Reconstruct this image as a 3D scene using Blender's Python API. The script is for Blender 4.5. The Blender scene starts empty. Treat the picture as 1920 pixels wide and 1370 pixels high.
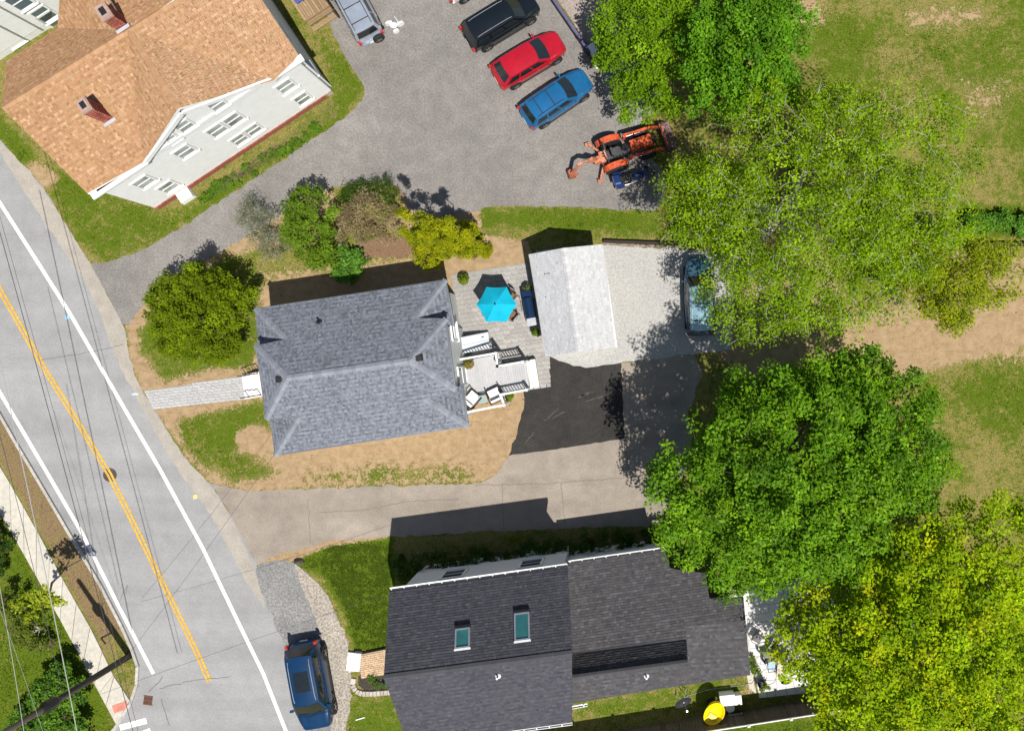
import bpy, math, random
import numpy as np
from mathutils import Vector, Matrix
from mathutils.geometry import tessellate_polygon

# ---------------------------------------------------------------- camera, light, exposure
H, F, NX, NY = 45.0, 1575.0, 1180.0, 655.0      # drone height, focal length in photo pixels, photo pixel of the point right below
SHX, SHY = -0.268, 0.395                        # shadow offset on the ground for each metre of height
sc = bpy.context.scene
COL = sc.collection
cam_d = bpy.data.cameras.new('camera'); cam = bpy.data.objects.new('camera', cam_d); COL.objects.link(cam)
cam.location = (0, 0, H); cam.rotation_euler = (0, 0, 0)
cam_d.sensor_width = 36; cam_d.lens = 36*F/1920
cam_d.shift_x = (960-NX)/1920; cam_d.shift_y = (NY-685)/1920
cam_d.clip_start = 0.5; cam_d.clip_end = 9000
sc.camera = cam
world = bpy.data.worlds.new('World'); sc.world = world; world.use_nodes = True
wn = world.node_tree
sky = wn.nodes.new('ShaderNodeTexSky'); sky.sky_type = 'NISHITA'; sky.sun_disc = False
elev = math.atan2(1, math.hypot(SHX, SHY))
sky.sun_elevation = elev; sky.sun_rotation = math.atan2(-SHX, -SHY)
bg = wn.nodes['Background']; bg.inputs[1].default_value = 0.068
wn.links.new(sky.outputs[0], bg.inputs[0])
sun_d = bpy.data.lights.new('sun', 'SUN'); sun_d.energy = 5.0; sun_d.angle = math.radians(0.5); sun_d.color = (1, 0.955, 0.88)
sun = bpy.data.objects.new('sun', sun_d); COL.objects.link(sun); sun.location = (12, -18, 60)
sun.rotation_euler = Vector((SHX, SHY, -1)).to_track_quat('-Z', 'Y').to_euler()
sc.view_settings.view_transform = 'Standard'; sc.view_settings.look = 'None'
sc.view_settings.exposure = 0.29; sc.view_settings.gamma = 1
sc.cycles.max_bounces = 6; sc.cycles.transparent_max_bounces = 8

rng = np.random.RandomState(7); random.seed(7)
R = math.radians

# ---------------------------------------------------------------- helpers
def P(x, y, z=0.0):
    """photo pixel + height above the ground -> point"""
    s = (H-z)/F
    return Vector(((x-NX)*s, (NY-y)*s, z))

def plane3(a, b, c):
    """plane through three (px, py, z)"""
    A, B, C = P(*a), P(*b), P(*c)
    n = (B-A).cross(C-A).normalized()
    if n.z < 0: n = -n
    return (A, n)

def plane_w(A, B, C):
    n = (B-A).cross(C-A).normalized()
    return (A, n if n.z > 0 else -n)

def on(pl, x, y):
    """where the line of sight of a photo pixel meets a plane"""
    o = Vector((0, 0, H)); d = P(x, y, 0)-o
    t = (pl[0]-o).dot(pl[1])/d.dot(pl[1])
    return o+d*t

def vplane(a, b):
    """vertical plane over a ground line given in photo pixels"""
    A, B = P(*a), P(*b)
    d = (B-A).normalized()
    return (A, Vector((d.y, -d.x, 0)))

def tag(o, label=None, cat=None, group=None, kind=None):
    if label: o['label'] = label
    if cat: o['category'] = cat
    if group: o['group'] = group
    if kind: o['kind'] = kind
    return o

def thing(name, label, cat, loc=(0, 0, 0), rz=0.0, group=None):
    o = bpy.data.objects.new(name, None); COL.objects.link(o)
    o.location = loc; o.rotation_euler = (0, 0, rz); o.empty_display_size = 0.3
    return tag(o, label, cat, group)

def link_mesh(name, me, parent=None, loc=None):
    o = bpy.data.objects.new(name, me); COL.objects.link(o)
    if parent is not None: o.parent = parent
    if loc is not None: o.location = loc
    return o

def fast_mesh(name, V, Fq, mats, cols=None, smooth=False):
    """numpy vertices (n,3) and faces (m,k) -> mesh, optional colour for each vertex"""
    me = bpy.data.meshes.new(name)
    V = np.ascontiguousarray(V, dtype=np.float32); Fq = np.ascontiguousarray(Fq, dtype=np.int32)
    m, k = Fq.shape
    me.vertices.add(len(V)); me.vertices.foreach_set('co', V.ravel())
    me.loops.add(m*k); me.loops.foreach_set('vertex_index', Fq.ravel())
    me.polygons.add(m); me.polygons.foreach_set('loop_start', np.arange(0, m*k, k, dtype=np.int32))
    if smooth: me.polygons.foreach_set('use_smooth', np.ones(m, dtype=bool))
    for mt in (mats if isinstance(mats, (list, tuple)) else [mats]): me.materials.append(mt)
    if cols is not None:
        a = me.color_attributes.new('Col', 'FLOAT_COLOR', 'POINT')
        c = np.ones((len(V), 4), dtype=np.float32); c[:, :3] = cols
        a.data.foreach_set('color', c.ravel())
    me.update(calc_edges=True)
    return me

class MB:
    """collects shapes, then links them as ONE mesh object"""
    def __init__(s): s.v = []; s.f = []; s.m = []; s.c = []
    def add(s, vs, fs, m=0, c=None):
        b = len(s.v); s.v += [tuple(x) for x in vs]
        s.f += [tuple(i+b for i in f) for f in fs]; s.m += [m]*len(fs)
        s.c += [c if c is not None else (1, 1, 1)]*len(vs)
        return s
    def quad(s, *pts, m=0, c=None): return s.add(pts, [tuple(range(len(pts)))], m, c)
    def box(s, c, d, rz=0.0, m=0, top=1.0, M=None, col=None):
        """centre c, full sizes d, top face scaled by top"""
        hx, hy, hz = d[0]/2, d[1]/2, d[2]/2
        co, si = math.cos(rz), math.sin(rz); vs = []
        for z, k in ((-hz, 1.0), (hz, top)):
            for x, y in ((-hx, -hy), (hx, -hy), (hx, hy), (-hx, hy)):
                x *= k; y *= k
                vs.append(Vector((c[0]+x*co-y*si, c[1]+x*si+y*co, c[2]+z)))
        if M is not None: vs = [M @ v for v in vs]
        return s.add(vs, [(3, 2, 1, 0), (4, 5, 6, 7), (0, 1, 5, 4), (1, 2, 6, 5), (2, 3, 7, 6), (3, 0, 4, 7)], m, col)
    def bar(s, a, b, w, h, m=0, col=None):
        """box beam from a to b, w wide, h deep"""
        a, b = Vector(a), Vector(b); d = (b-a).normalized()
        up = Vector((0, 0, 1)) if abs(d.z) < 0.95 else Vector((1, 0, 0))
        x = d.cross(up).normalized()*(w/2); y = x.cross(d).normalized()*(h/2)
        vs = [a-x-y, a+x-y, a+x+y, a-x+y, b-x-y, b+x-y, b+x+y, b-x+y]
        return s.add(vs, [(3, 2, 1, 0), (4, 5, 6, 7), (0, 1, 5, 4), (1, 2, 6, 5), (2, 3, 7, 6), (3, 0, 4, 7)], m, col)
    def tube(s, pts, rad, n=8, m=0, cap=True, col=None):
        pts = [Vector(p) for p in pts]
        if not isinstance(rad, (list, tuple)): rad = [rad]*len(pts)
        vs = []; fs = []
        for i, p in enumerate(pts):
            d = (pts[min(i+1, len(pts)-1)]-pts[max(i-1, 0)]).normalized()
            up = Vector((0, 0, 1)) if abs(d.z) < 0.9 else Vector((1, 0, 0))
            x = d.cross(up).normalized(); y = x.cross(d)
            for k in range(n):
                a = 2*math.pi*k/n
                vs.append(p+(x*math.cos(a)+y*math.sin(a))*rad[i])
        for i in range(len(pts)-1):
            for k in range(n):
                k2 = (k+1) % n
                fs.append((i*n+k, i*n+k2, (i+1)*n+k2, (i+1)*n+k))
        if cap:
            fs.append(tuple(range(n-1, -1, -1))); fs.append(tuple((len(pts)-1)*n+k for k in range(n)))
        return s.add(vs, fs, m, col)
    def lathe(s, c, prof, n=16, m=0, M=None, sx=1.0, sy=1.0, col=None):
        """profile of (radius, height) turned round an upright axis at c"""
        vs = []; fs = []
        for r, z in prof:
            for k in range(n):
                a = 2*math.pi*k/n
                v = Vector((r*math.cos(a)*sx, r*math.sin(a)*sy, z))
                if M is not None: v = M @ v
                vs.append(v+Vector(c))
        for i in range(len(prof)-1):
            for k in range(n):
                k2 = (k+1) % n
                fs.append((i*n+k, i*n+k2, (i+1)*n+k2, (i+1)*n+k))
        fs.append(tuple(range(n-1, -1, -1))); fs.append(tuple((len(prof)-1)*n+k for k in range(n)))
        return s.add(vs, fs, m, col)
    def prism(s, pts, z0, z1, m=0, col=None):
        """polygon (xy) raised from z0 to z1"""
        pts = [Vector((p[0], p[1], 0)) for p in pts]
        if sum(a.x*b.y-b.x*a.y for a, b in zip(pts, pts[1:]+pts[:1])) < 0: pts = pts[::-1]
        n = len(pts)
        tr = tessellate_polygon([pts])
        vs = [(p.x, p.y, z0) for p in pts]+[(p.x, p.y, z1) for p in pts]
        fs = []
        for t in tr:
            a, b, c = t
            cr = (pts[b]-pts[a]).cross(pts[c]-pts[a]).z
            if cr < 0: a, b, c = a, c, b
            fs.append((a+n, b+n, c+n)); fs.append((c, b, a))
        fs += [(i, (i+1) % n, (i+1) % n+n, i+n) for i in range(n)]
        return s.add(vs, fs, m, col)
    def grid(s, fn, nu, nv, m=0, flip=False, col=None):
        vs = [fn(i/nu, j/nv) for j in range(nv+1) for i in range(nu+1)]
        fs = []
        for j in range(nv):
            for i in range(nu):
                q = (j*(nu+1)+i, j*(nu+1)+i+1, (j+1)*(nu+1)+i+1, (j+1)*(nu+1)+i)
                fs.append(q[::-1] if flip else q)
        return s.add(vs, fs, m, col)
    def mesh(s, name, mats, off=(0, 0, 0), smooth=False, col=False):
        me = bpy.data.meshes.new(name)
        off = Vector(off)
        me.from_pydata([Vector(v)-off for v in s.v], [], s.f)
        for mt in (mats if isinstance(mats, (list, tuple)) else [mats]): me.materials.append(mt)
        me.polygons.foreach_set('material_index', s.m)
        if smooth: me.polygons.foreach_set('use_smooth', [True]*len(s.f))
        if col:
            a = me.color_attributes.new('Col', 'FLOAT_COLOR', 'POINT')
            a.data.foreach_set('color', [x for c in s.c for x in (c[0], c[1], c[2], 1)])
        me.update()
        return me
    def build(s, name, mats, parent=None, smooth=False, col=False, origin=None):
        """world coordinates; a child is stored relative to its (unrotated) parents"""
        off = Vector((0, 0, 0)); p = parent
        while p is not None: off += Vector(p.location); p = p.parent
        if origin is not None: off = Vector(origin)
        o = link_mesh(name, s.mesh(name, mats, off, smooth, col), parent)
        if origin is not None: o.location = origin
        return o
    def local(s, name, mats, parent=None, smooth=False, col=False):
        """coordinates already local to the parent"""
        return link_mesh(name, s.mesh(name, mats, (0, 0, 0), smooth, col), parent)

def copy_tree(o, parent=None):
    c = o.copy(); COL.objects.link(c); c.parent = parent
    for ch in list(o.children): copy_tree(ch, c)
    return c

# ---------------------------------------------------------------- materials
MATS = {}
def mat(name, col, rough=0.75, var=0.12, scale=6.0, bump=0.0, bscale=60.0, metal=0.0, spec=0.3, attr=False, coat=0.0,
        rnd=0.0, big=0.0, bigscale=0.5, trans=0.0, alpha=1.0, stretch=None, speck=0.0, streak=None, blot=0.0):
    if name in MATS: return MATS[name]
    m = bpy.data.materials.new(name); m.use_nodes = True; MATS[name] = m
    nt = m.node_tree; N = nt.nodes; L = nt.links
    b = N['Principled BSDF']
    b.inputs['Roughness'].default_value = rough; b.inputs['Metallic'].default_value = metal
    b.inputs['Specular IOR Level'].default_value = spec
    if coat: b.inputs['Coat Weight'].default_value = coat; b.inputs['Coat Roughness'].default_value = 0.04
    tc = N.new('ShaderNodeTexCoord'); co = tc.outputs['Object']
    if stretch:
        mp = N.new('ShaderNodeMapping'); mp.inputs['Scale'].default_value = stretch; L.new(co, mp.inputs[0]); co = mp.outputs[0]
    def noise(sc_, det=3):
        n = N.new('ShaderNodeTexNoise'); n.inputs['Scale'].default_value = sc_; n.inputs['Detail'].default_value = det
        L.new(co, n.inputs['Vector']); return n.outputs[0]
    def rngmap(src, lo, hi, a=0.3, z=0.7):
        r = N.new('ShaderNodeMapRange'); r.inputs[1].default_value = a; r.inputs[2].default_value = z
        r.inputs[3].default_value = lo; r.inputs[4].default_value = hi; L.new(src, r.inputs[0]); return r.outputs[0]
    def mult(a, bb):
        x = N.new('ShaderNodeMath'); x.operation = 'MULTIPLY'; L.new(a, x.inputs[0]); L.new(bb, x.inputs[1]); return x.outputs[0]
    fac = rngmap(noise(scale), 1-var, 1+var)
    if big: fac = mult(fac, rngmap(noise(bigscale, 4), 1-big, 1+big))
    if speck: fac = mult(fac, rngmap(noise(10.0, 3), 1-speck*1.3, 1+speck*1.3, .36, .64))
    if blot: fac = mult(fac, rngmap(noise(0.9, 6), 1.0, 1-blot, .52, .74))
    if streak:
        m2 = N.new('ShaderNodeMapping'); m2.inputs['Rotation'].default_value = (0, 0, -streak[0]); m2.inputs['Scale'].default_value = (.05, .9, 1); L.new(tc.outputs['Object'], m2.inputs[0])
        n2 = N.new('ShaderNodeTexNoise'); n2.inputs['Scale'].default_value = 1.0; n2.inputs['Detail'].default_value = 3; L.new(m2.outputs[0], n2.inputs['Vector'])
        fac = mult(fac, rngmap(n2.outputs[0], 1-streak[1], 1+streak[1]))
    if rnd:
        oi = N.new('ShaderNodeObjectInfo'); fac = mult(fac, rngmap(oi.outputs['Random'], 1-rnd, 1+rnd, 0, 1))
    vm = N.new('ShaderNodeVectorMath'); vm.operation = 'SCALE'; L.new(fac, vm.inputs['Scale'])
    if attr:
        at = N.new('ShaderNodeAttribute'); at.attribute_name = 'Col'
        L.new(at.outputs['Color'], vm.inputs[0])
    else: vm.inputs[0].default_value = col[:3]
    L.new(vm.outputs[0], b.inputs['Base Color'])
    if bump:
        bn = N.new('ShaderNodeBump'); bn.inputs['Strength'].default_value = bump; bn.inputs['Distance'].default_value = 0.02
        L.new(noise(bscale, 4), bn.inputs['Height']); L.new(bn.outputs[0], b.inputs['Normal'])
    if trans:
        out = N['Material Output']; tr = N.new('ShaderNodeBsdfTranslucent'); mx = N.new('ShaderNodeMixShader')
        vb = N.new('ShaderNodeVectorMath'); vb.operation = 'MULTIPLY'; vb.inputs[1].default_value = (1.05, 1.25, 0.4)
        L.new(vm.outputs[0], vb.inputs[0]); L.new(vb.outputs[0], tr.inputs[0])
        mx.inputs[0].default_value = trans; L.new(b.outputs[0], mx.inputs[1]); L.new(tr.outputs[0], mx.inputs[2]); L.new(mx.outputs[0], out.inputs[0])
    if alpha < 1: b.inputs['Alpha'].default_value = alpha
    return m

M_leaf = mat('leaf', (1, 1, 1), 0.6, 0.08, 3, attr=True, trans=0.35, spec=0.06)
M_blade = mat('grass_blade', (1, 1, 1), 0.7, 0.08, 3, attr=True, trans=0.2, spec=0.03)
M_leafwax = mat('leaf_glossy', (1, 1, 1), 0.5, 0.08, 3, attr=True, trans=0.3, spec=0.16)
M_bark = mat('bark', (0.12, 0.09, 0.065), 0.9, 0.3, 9, bump=0.5, bscale=30)
M_barkpale = mat('bark_pale', (0.42, 0.39, 0.34), 0.9, 0.25, 9, bump=0.5, bscale=30)
M_barkgrey = mat('bark_grey', (0.17, 0.15, 0.14), 0.9, 0.25, 9, bump=0.4, bscale=30)
M_white = mat('white_paint', (0.74, 0.75, 0.74), 0.55, 0.05, 3)
M_concrete = mat('concrete', (0.47, 0.44, 0.38), 0.85, 0.08, 4, bump=0.15, rnd=0.06, big=0.06, speck=0.05)
M_steel = mat('galvanised_steel', (0.55, 0.57, 0.6), 0.35, 0.08, 5, metal=0.7)
M_black = mat('black_plastic', (0.018, 0.018, 0.02), 0.5, 0.2, 6)
M_rubber = mat('rubber', (0.02, 0.02, 0.021), 0.85, 0.2, 20)
M_glass = mat('dark_glass', (0.012, 0.017, 0.02), 0.06, 0.1, 3, spec=0.75)
M_chrome = mat('chrome', (0.7, 0.7, 0.72), 0.18, 0.03, 3, metal=1.0)
M_brick = mat('red_brick', (0.27, 0.09, 0.065), 0.9, 0.3, 12, bump=0.4, bscale=25)
M_darkmetal = mat('dark_metal', (0.03, 0.03, 0.033), 0.45, 0.1, 6, metal=0.4)

# ---------------------------------------------------------------- polygon helpers (photo pixels)
def inside(px, py, poly):
    x, y = np.asarray(px, float), np.asarray(py, float)
    r = np.zeros(x.shape, bool); n = len(poly)
    for i in range(n):
        (x0, y0), (x1, y1) = poly[i], poly[(i+1) % n]
        if y0 == y1: continue
        c = ((y0 > y) != (y1 > y)) & (x < (x1-x0)*(y-y0)/(y1-y0)+x0)
        r ^= c
    return r

def edge_dist(px, py, poly):
    d = np.full(np.shape(px), 1e9); n = len(poly)
    for i in range(n):
        (x0, y0), (x1, y1) = poly[i], poly[(i+1) % n]
        dx, dy = x1-x0, y1-y0; l2 = dx*dx+dy*dy+1e-9
        t = np.clip(((px-x0)*dx+(py-y0)*dy)/l2, 0, 1)
        d = np.minimum(d, np.hypot(px-x0-t*dx, py-y0-t*dy))
    return d

def soft(px, py, poly, w=14.0):
    s = edge_dist(px, py, poly); s = np.where(inside(px, py, poly), s, -s)
    return np.clip(0.5+s/(2*w), 0, 1)

def rough_edge(poly, step=9.0, amp=1.6, seed=1):
    """photo polygon -> the same with short, slightly wandering edges"""
    rr = np.random.RandomState(seed); out = []; n = len(poly)
    for i in range(n):
        (x0, y0), (x1, y1) = poly[i], poly[(i+1) % n]
        l = math.hypot(x1-x0, y1-y0); k = max(1, int(l/step))
        nx, ny = -(y1-y0)/max(l, 1e-6), (x1-x0)/max(l, 1e-6)
        for j in range(k):
            t = j/k; a = rr.normal()*amp if j else 0
            out.append((x0+(x1-x0)*t+nx*a, y0+(y1-y0)*t+ny*a))
    return out

def smooth_poly(poly, it=2):
    for _ in range(it):
        out = []
        for a, b in zip(poly, poly[1:]+poly[:1]):
            out += [(a[0]*.75+b[0]*.25, a[1]*.75+b[1]*.25), (a[0]*.25+b[0]*.75, a[1]*.25+b[1]*.75)]
        poly = out
    return poly

def sheet(name, poly, z, m, seed=1, amp=1.6, kind='structure', smooth=0, label=None):
    """a flat surface lying z above the ground"""
    pts = rough_edge(smooth_poly(poly, smooth) if smooth else poly, amp=amp, seed=seed) if amp else poly
    mb = MB(); ws = [P(x, y, 0) for x, y in pts]
    tr = tessellate_polygon([ws])
    fs = []
    for a, b, c in tr:
        if (ws[b]-ws[a]).cross(ws[c]-ws[a]).z < 0: b, c = c, b
        fs.append((a, b, c))
    mb.add([(w.x, w.y, z) for w in ws], fs)
    o = mb.build(name, m)
    if label: o['label'] = label
    o['kind'] = kind
    return o

# ================================================================ GROUND
def vnoise(x, y, s, seed=0):
    """smooth value noise in 0..1 on photo pixels, cell size s"""
    t = np.random.RandomState(seed).rand(256, 256)
    u, v = np.asarray(x)/s, np.asarray(y)/s
    i, j = np.floor(u).astype(int), np.floor(v).astype(int)
    f, g = u-i, v-j; f = f*f*(3-2*f); g = g*g*(3-2*g)
    i &= 255; j &= 255; i2, j2 = (i+1) & 255, (j+1) & 255
    return (t[i, j]*(1-f)+t[i2, j]*f)*(1-g)+(t[i, j2]*(1-f)+t[i2, j2]*f)*g

LOT = [(236, 612), (262, 575), (300, 548), (360, 505), (440, 455), (530, 398), (600, 352), (690, 342), (760, 345), (850, 366), (905, 384), (905, 440), (990, 448), (1000, 500), (1040, 700),
       (986, 728), (986, 760), (972, 812), (952, 862), (930, 890), (900, 908), (700, 912), (460, 922), (395, 905), (348, 860), (310, 795), (285, 768), (268, 735), (246, 680)]
ROAD_R = [(-220, -60), (-80, 160), (0, 262), (40, 308), (82, 352), (125, 425), (168, 492), (205, 560), (235, 618), (246, 690), (270, 738), (305, 792), (345, 858), (395, 907), (432, 965), (482, 1062),
          (513, 1150), (542, 1205), (556, 1290), (582, 1350), (650, 1460)]
CURB = [(-160, 470), (0, 769), (35, 830), (86, 916), (138, 1005), (192, 1094), (232, 1172), (251, 1214), (262, 1247), (260, 1283), (248, 1319), (221, 1361), (190, 1400), (150, 1440)]
LOTN = [(165, 492), (190, 493), (262, 474), (330, 432), (400, 386), (500, 320), (580, 266), (640, 226), (676, 196), (686, 170), (676, 150), (650, 112), (626, 62), (604, 8), (580, -70),
        (1000, -80), (1034, 0), (1110, 112), (1132, 150), (1165, 205), (1188, 245), (1215, 290), (1250, 330), (1248, 396), (1160, 392), (1000, 386), (912, 386), (896, 398), (850, 402), (775, 400), (756, 365), (745, 346), (690, 343), (600, 353),
        (530, 398), (440, 456), (360, 506), (292, 553), (258, 582), (236, 620), (205, 562)]
LOTS = [(395, 905), (460, 921), (700, 911), (900, 906), (930, 890), (957, 851), (1080, 832), (1172, 818), (1162, 682), (1230, 668), (1300, 662), (1318, 700), (1290, 770), (1300, 850), (1270, 930), (1280, 1000), (1240, 1000),
        (1240, 985), (1000, 992), (722, 1006), (620, 1013), (560, 1030), (510, 1042), (476, 1062), (430, 965)]
GRAVEL = [(1005, 470), (1132, 460), (1290, 468), (1372, 476), (1376, 560), (1372, 655), (1290, 664), (1160, 681), (1110, 688), (1075, 686), (1040, 672), (1018, 662)]
DARKPAD = [(1028, 655), (1050, 668), (1085, 675), (1115, 675), (1164, 668), (1171, 822), (1080, 836), (954, 854), (970, 812), (983, 758), (982, 726), (1030, 719)]
CARPAD = [(476, 1062), (510, 1050), (546, 1050), (572, 1072), (612, 1112), (642, 1180), (656, 1225), (658, 1300), (645, 1400), (590, 1400), (575, 1350), (548, 1290), (535, 1208), (505, 1150)]
PATIO = [(846, 515), (988, 493), (1031, 668), (1033, 723), (880, 748)]
WALK = [(271, 734), (456, 704), (463, 748), (288, 767)]
WALKL = [(-120, 690), (0, 872), (51, 960), (84, 1020), (129, 1104), (180, 1193), (209, 1259), (250, 1319), (221, 1361), (168, 1262), (111, 1155), (39, 1026), (3, 966), (-90, 800)]
WPATIO = [(1388, 1105), (1400, 1098), (1500, 1085), (1560, 1080), (1590, 1290), (1424, 1308), (1408, 1230)]
VERGE = [(-160, 470)] + CURB[1:10] + [(250, 1319), (209, 1259), (180, 1193), (129, 1104), (84, 1020), (51, 960), (0, 872), (-150, 640)]

inner_x = np.arange(-60, 1985, 6.0); inner_y = np.arange(-60, 1435, 6.0)
gx = np.concatenate([[-90000, -40000, -15000, -6000, -2500, -1000, -400], inner_x, [2100, 2600, 4000, 8000, 20000, 45000, 90000]])
gy = np.concatenate([[-90000, -40000, -15000, -6000, -2500, -1000, -400], inner_y, [1500, 2000, 4000, 8000, 20000, 45000, 90000]])
GX, GY = np.meshgrid(gx, gy)

LUSH = [([(258, 625), (300, 560), (420, 480), (485, 470), (490, 640), (470, 690), (400, 690), (310, 716), (264, 665)], 14, .52),
        ([(330, 790), (400, 768), (500, 752), (508, 800), (450, 800), (440, 850), (520, 885), (440, 902), (385, 880), (345, 835)], 14, .55),
        ([(900, 392), (1010, 392), (1240, 396), (1240, 440), (1010, 430), (905, 420)], 10, .66),
        ([(548, 1052), (620, 1020), (735, 1008), (740, 1222), (668, 1222), (648, 1150), (608, 1080)], 6, 1.0),
        ([(656, 1300), (790, 1300), (820, 1440), (640, 1440)], 8, .6),
        ([(90, 360), (120, 325), (300, 400), (390, 385), (330, 430), (255, 472), (190, 488), (140, 430)], 10, .56),
        ([(-60, 180), (0, 215), (62, 290), (40, 308), (0, 255), (-80, 150)], 8, .8),
        ([(-80, 900), (0, 970), (39, 1026), (111, 1155), (168, 1262), (225, 1380), (200, 1450), (-80, 1450)], 8, .68),
        ([(1700, 60), (1920, 0), (1980, 60), (1980, 330), (1880, 300), (1780, 160)], 60, .5),
        ([(1800, 380), (1980, 400), (1980, 440), (1800, 440)], 10, .9),
        ([(1750, 720), (1980, 680), (1980, 800), (1850, 790)], 30, .62),
        ([(1500, 20), (1640, 60), (1640, 160), (1540, 150)], 30, .6),
        ([(1080, 1340), (1110, 1318), (1420, 1255), (1424, 1310), (1300, 1330)], 8, .5),
        ([(1340, 1362), (1560, 1346), (1700, 1360), (1700, 1450), (1300, 1450)], 8, .85),
        ([(480, 480), (600, 400), (840, 440), (840, 480), (490, 530)], 12, .42),
        ([(560, 880), (700, 870), (890, 880), (890, 906), (560, 915)], 10, .5),
        ([(600, 60), (650, 115), (684, 165), (640, 225), (500, 318), (400, 385), (380, 370), (626, 190)], 6, .55)]
DIRT = [(LOT, 6, 1.0), ([(1600, 590), (1690, 570), (1780, 570), (1900, 490), (1980, 470), (1980, 640), (1900, 660), (1800, 680), (1720, 700), (1660, 720), (1560, 700), (1500, 640)], 12, 1.0),
        ([(1450, -20), (1540, -20), (1550, 50), (1480, 55)], 14, .8), ([(1690, 10), (1840, 5), (1850, 50), (1700, 65)], 22, .62), ([(1800, 150), (1900, 140), (1890, 220), (1800, 230)], 30, .55),
        ([(1860, 640), (1980, 620), (1980, 690), (1860, 690)], 16, .5), ([(1330, 470), (1560, 480), (1640, 620), (1400, 740), (1330, 660)], 20, .7), ([(1640, 460), (1920, 470), (1900, 560), (1650, 580)], 20, .8),
        ([(60, 300), (100, 320), (118, 335), (85, 360), (45, 312)], 4, .7), ([(520, 1022), (620, 1008), (725, 1001), (725, 1012), (620, 1024), (545, 1056), (480, 1060)], 4, .75),
        ([(1395, 1270), (1425, 1260), (1425, 1310), (1380, 1310)], 10, .5), ([(655, 1218), (730, 1212), (730, 1230), (655, 1236)], 4, .6)]
NODIRT = [(LUSH[0][0], 10, 1.0), (LUSH[1][0], 10, 1.0), ([(900, 386), (1240, 390), (1240, 456), (1080, 452), (960, 440), (905, 420)], 10, 1.0), (LUSH[14][0], 16, .75), (LUSH[15][0], 12, .55), ([(470, 700), (505, 760), (520, 900), (430, 905)], 12, .4),
          ([(620, 350), (745, 346), (760, 400), (640, 420)], 10, .9), ([(690, 855), (900, 840), (900, 900), (690, 905)], 16, .28)]

def masks(px, py):
    d = np.zeros(np.shape(px)); l = np.zeros(np.shape(px))+0.31; b = np.zeros(np.shape(px))
    for p, w, a in DIRT: d = np.maximum(d, a*soft(px, py, p, w*1.3))
    for p, w, a in NODIRT: d = d*(1-a*soft(px, py, p, w*1.9))
    d = np.maximum(d, 0.95*soft(px, py, [(443, 812), (470, 795), (500, 800), (505, 845), (478, 855), (445, 845)], 7))
    for p, w, a in LUSH: s = soft(px, py, p, w); l = l*(1-s)+a*s
    b = soft(px, py, VERGE, 7)*0.72*(1-.75*soft(px, py, [(205, 1195), (250, 1195), (262, 1260), (250, 1310), (215, 1265)], 10))
    b = np.maximum(b, 0.55*soft(px, py, [(640, 220), (380, 372), (330, 392), (630, 178)], 6))
    return d, l, b

md, ml, mbw = masks(GX, GY)
GV = np.stack([(GX.ravel()-NX)*H/F, (NY-GY.ravel())*H/F, np.zeros(GX.size)], 1)
nx_, ny_ = len(gx), len(gy)
ii = (np.arange(ny_-1)[:, None]*nx_+np.arange(nx_-1)[None, :]).ravel()
GF = np.stack([ii, ii+nx_, ii+nx_+1, ii+1], 1)[:, ::-1]

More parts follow.
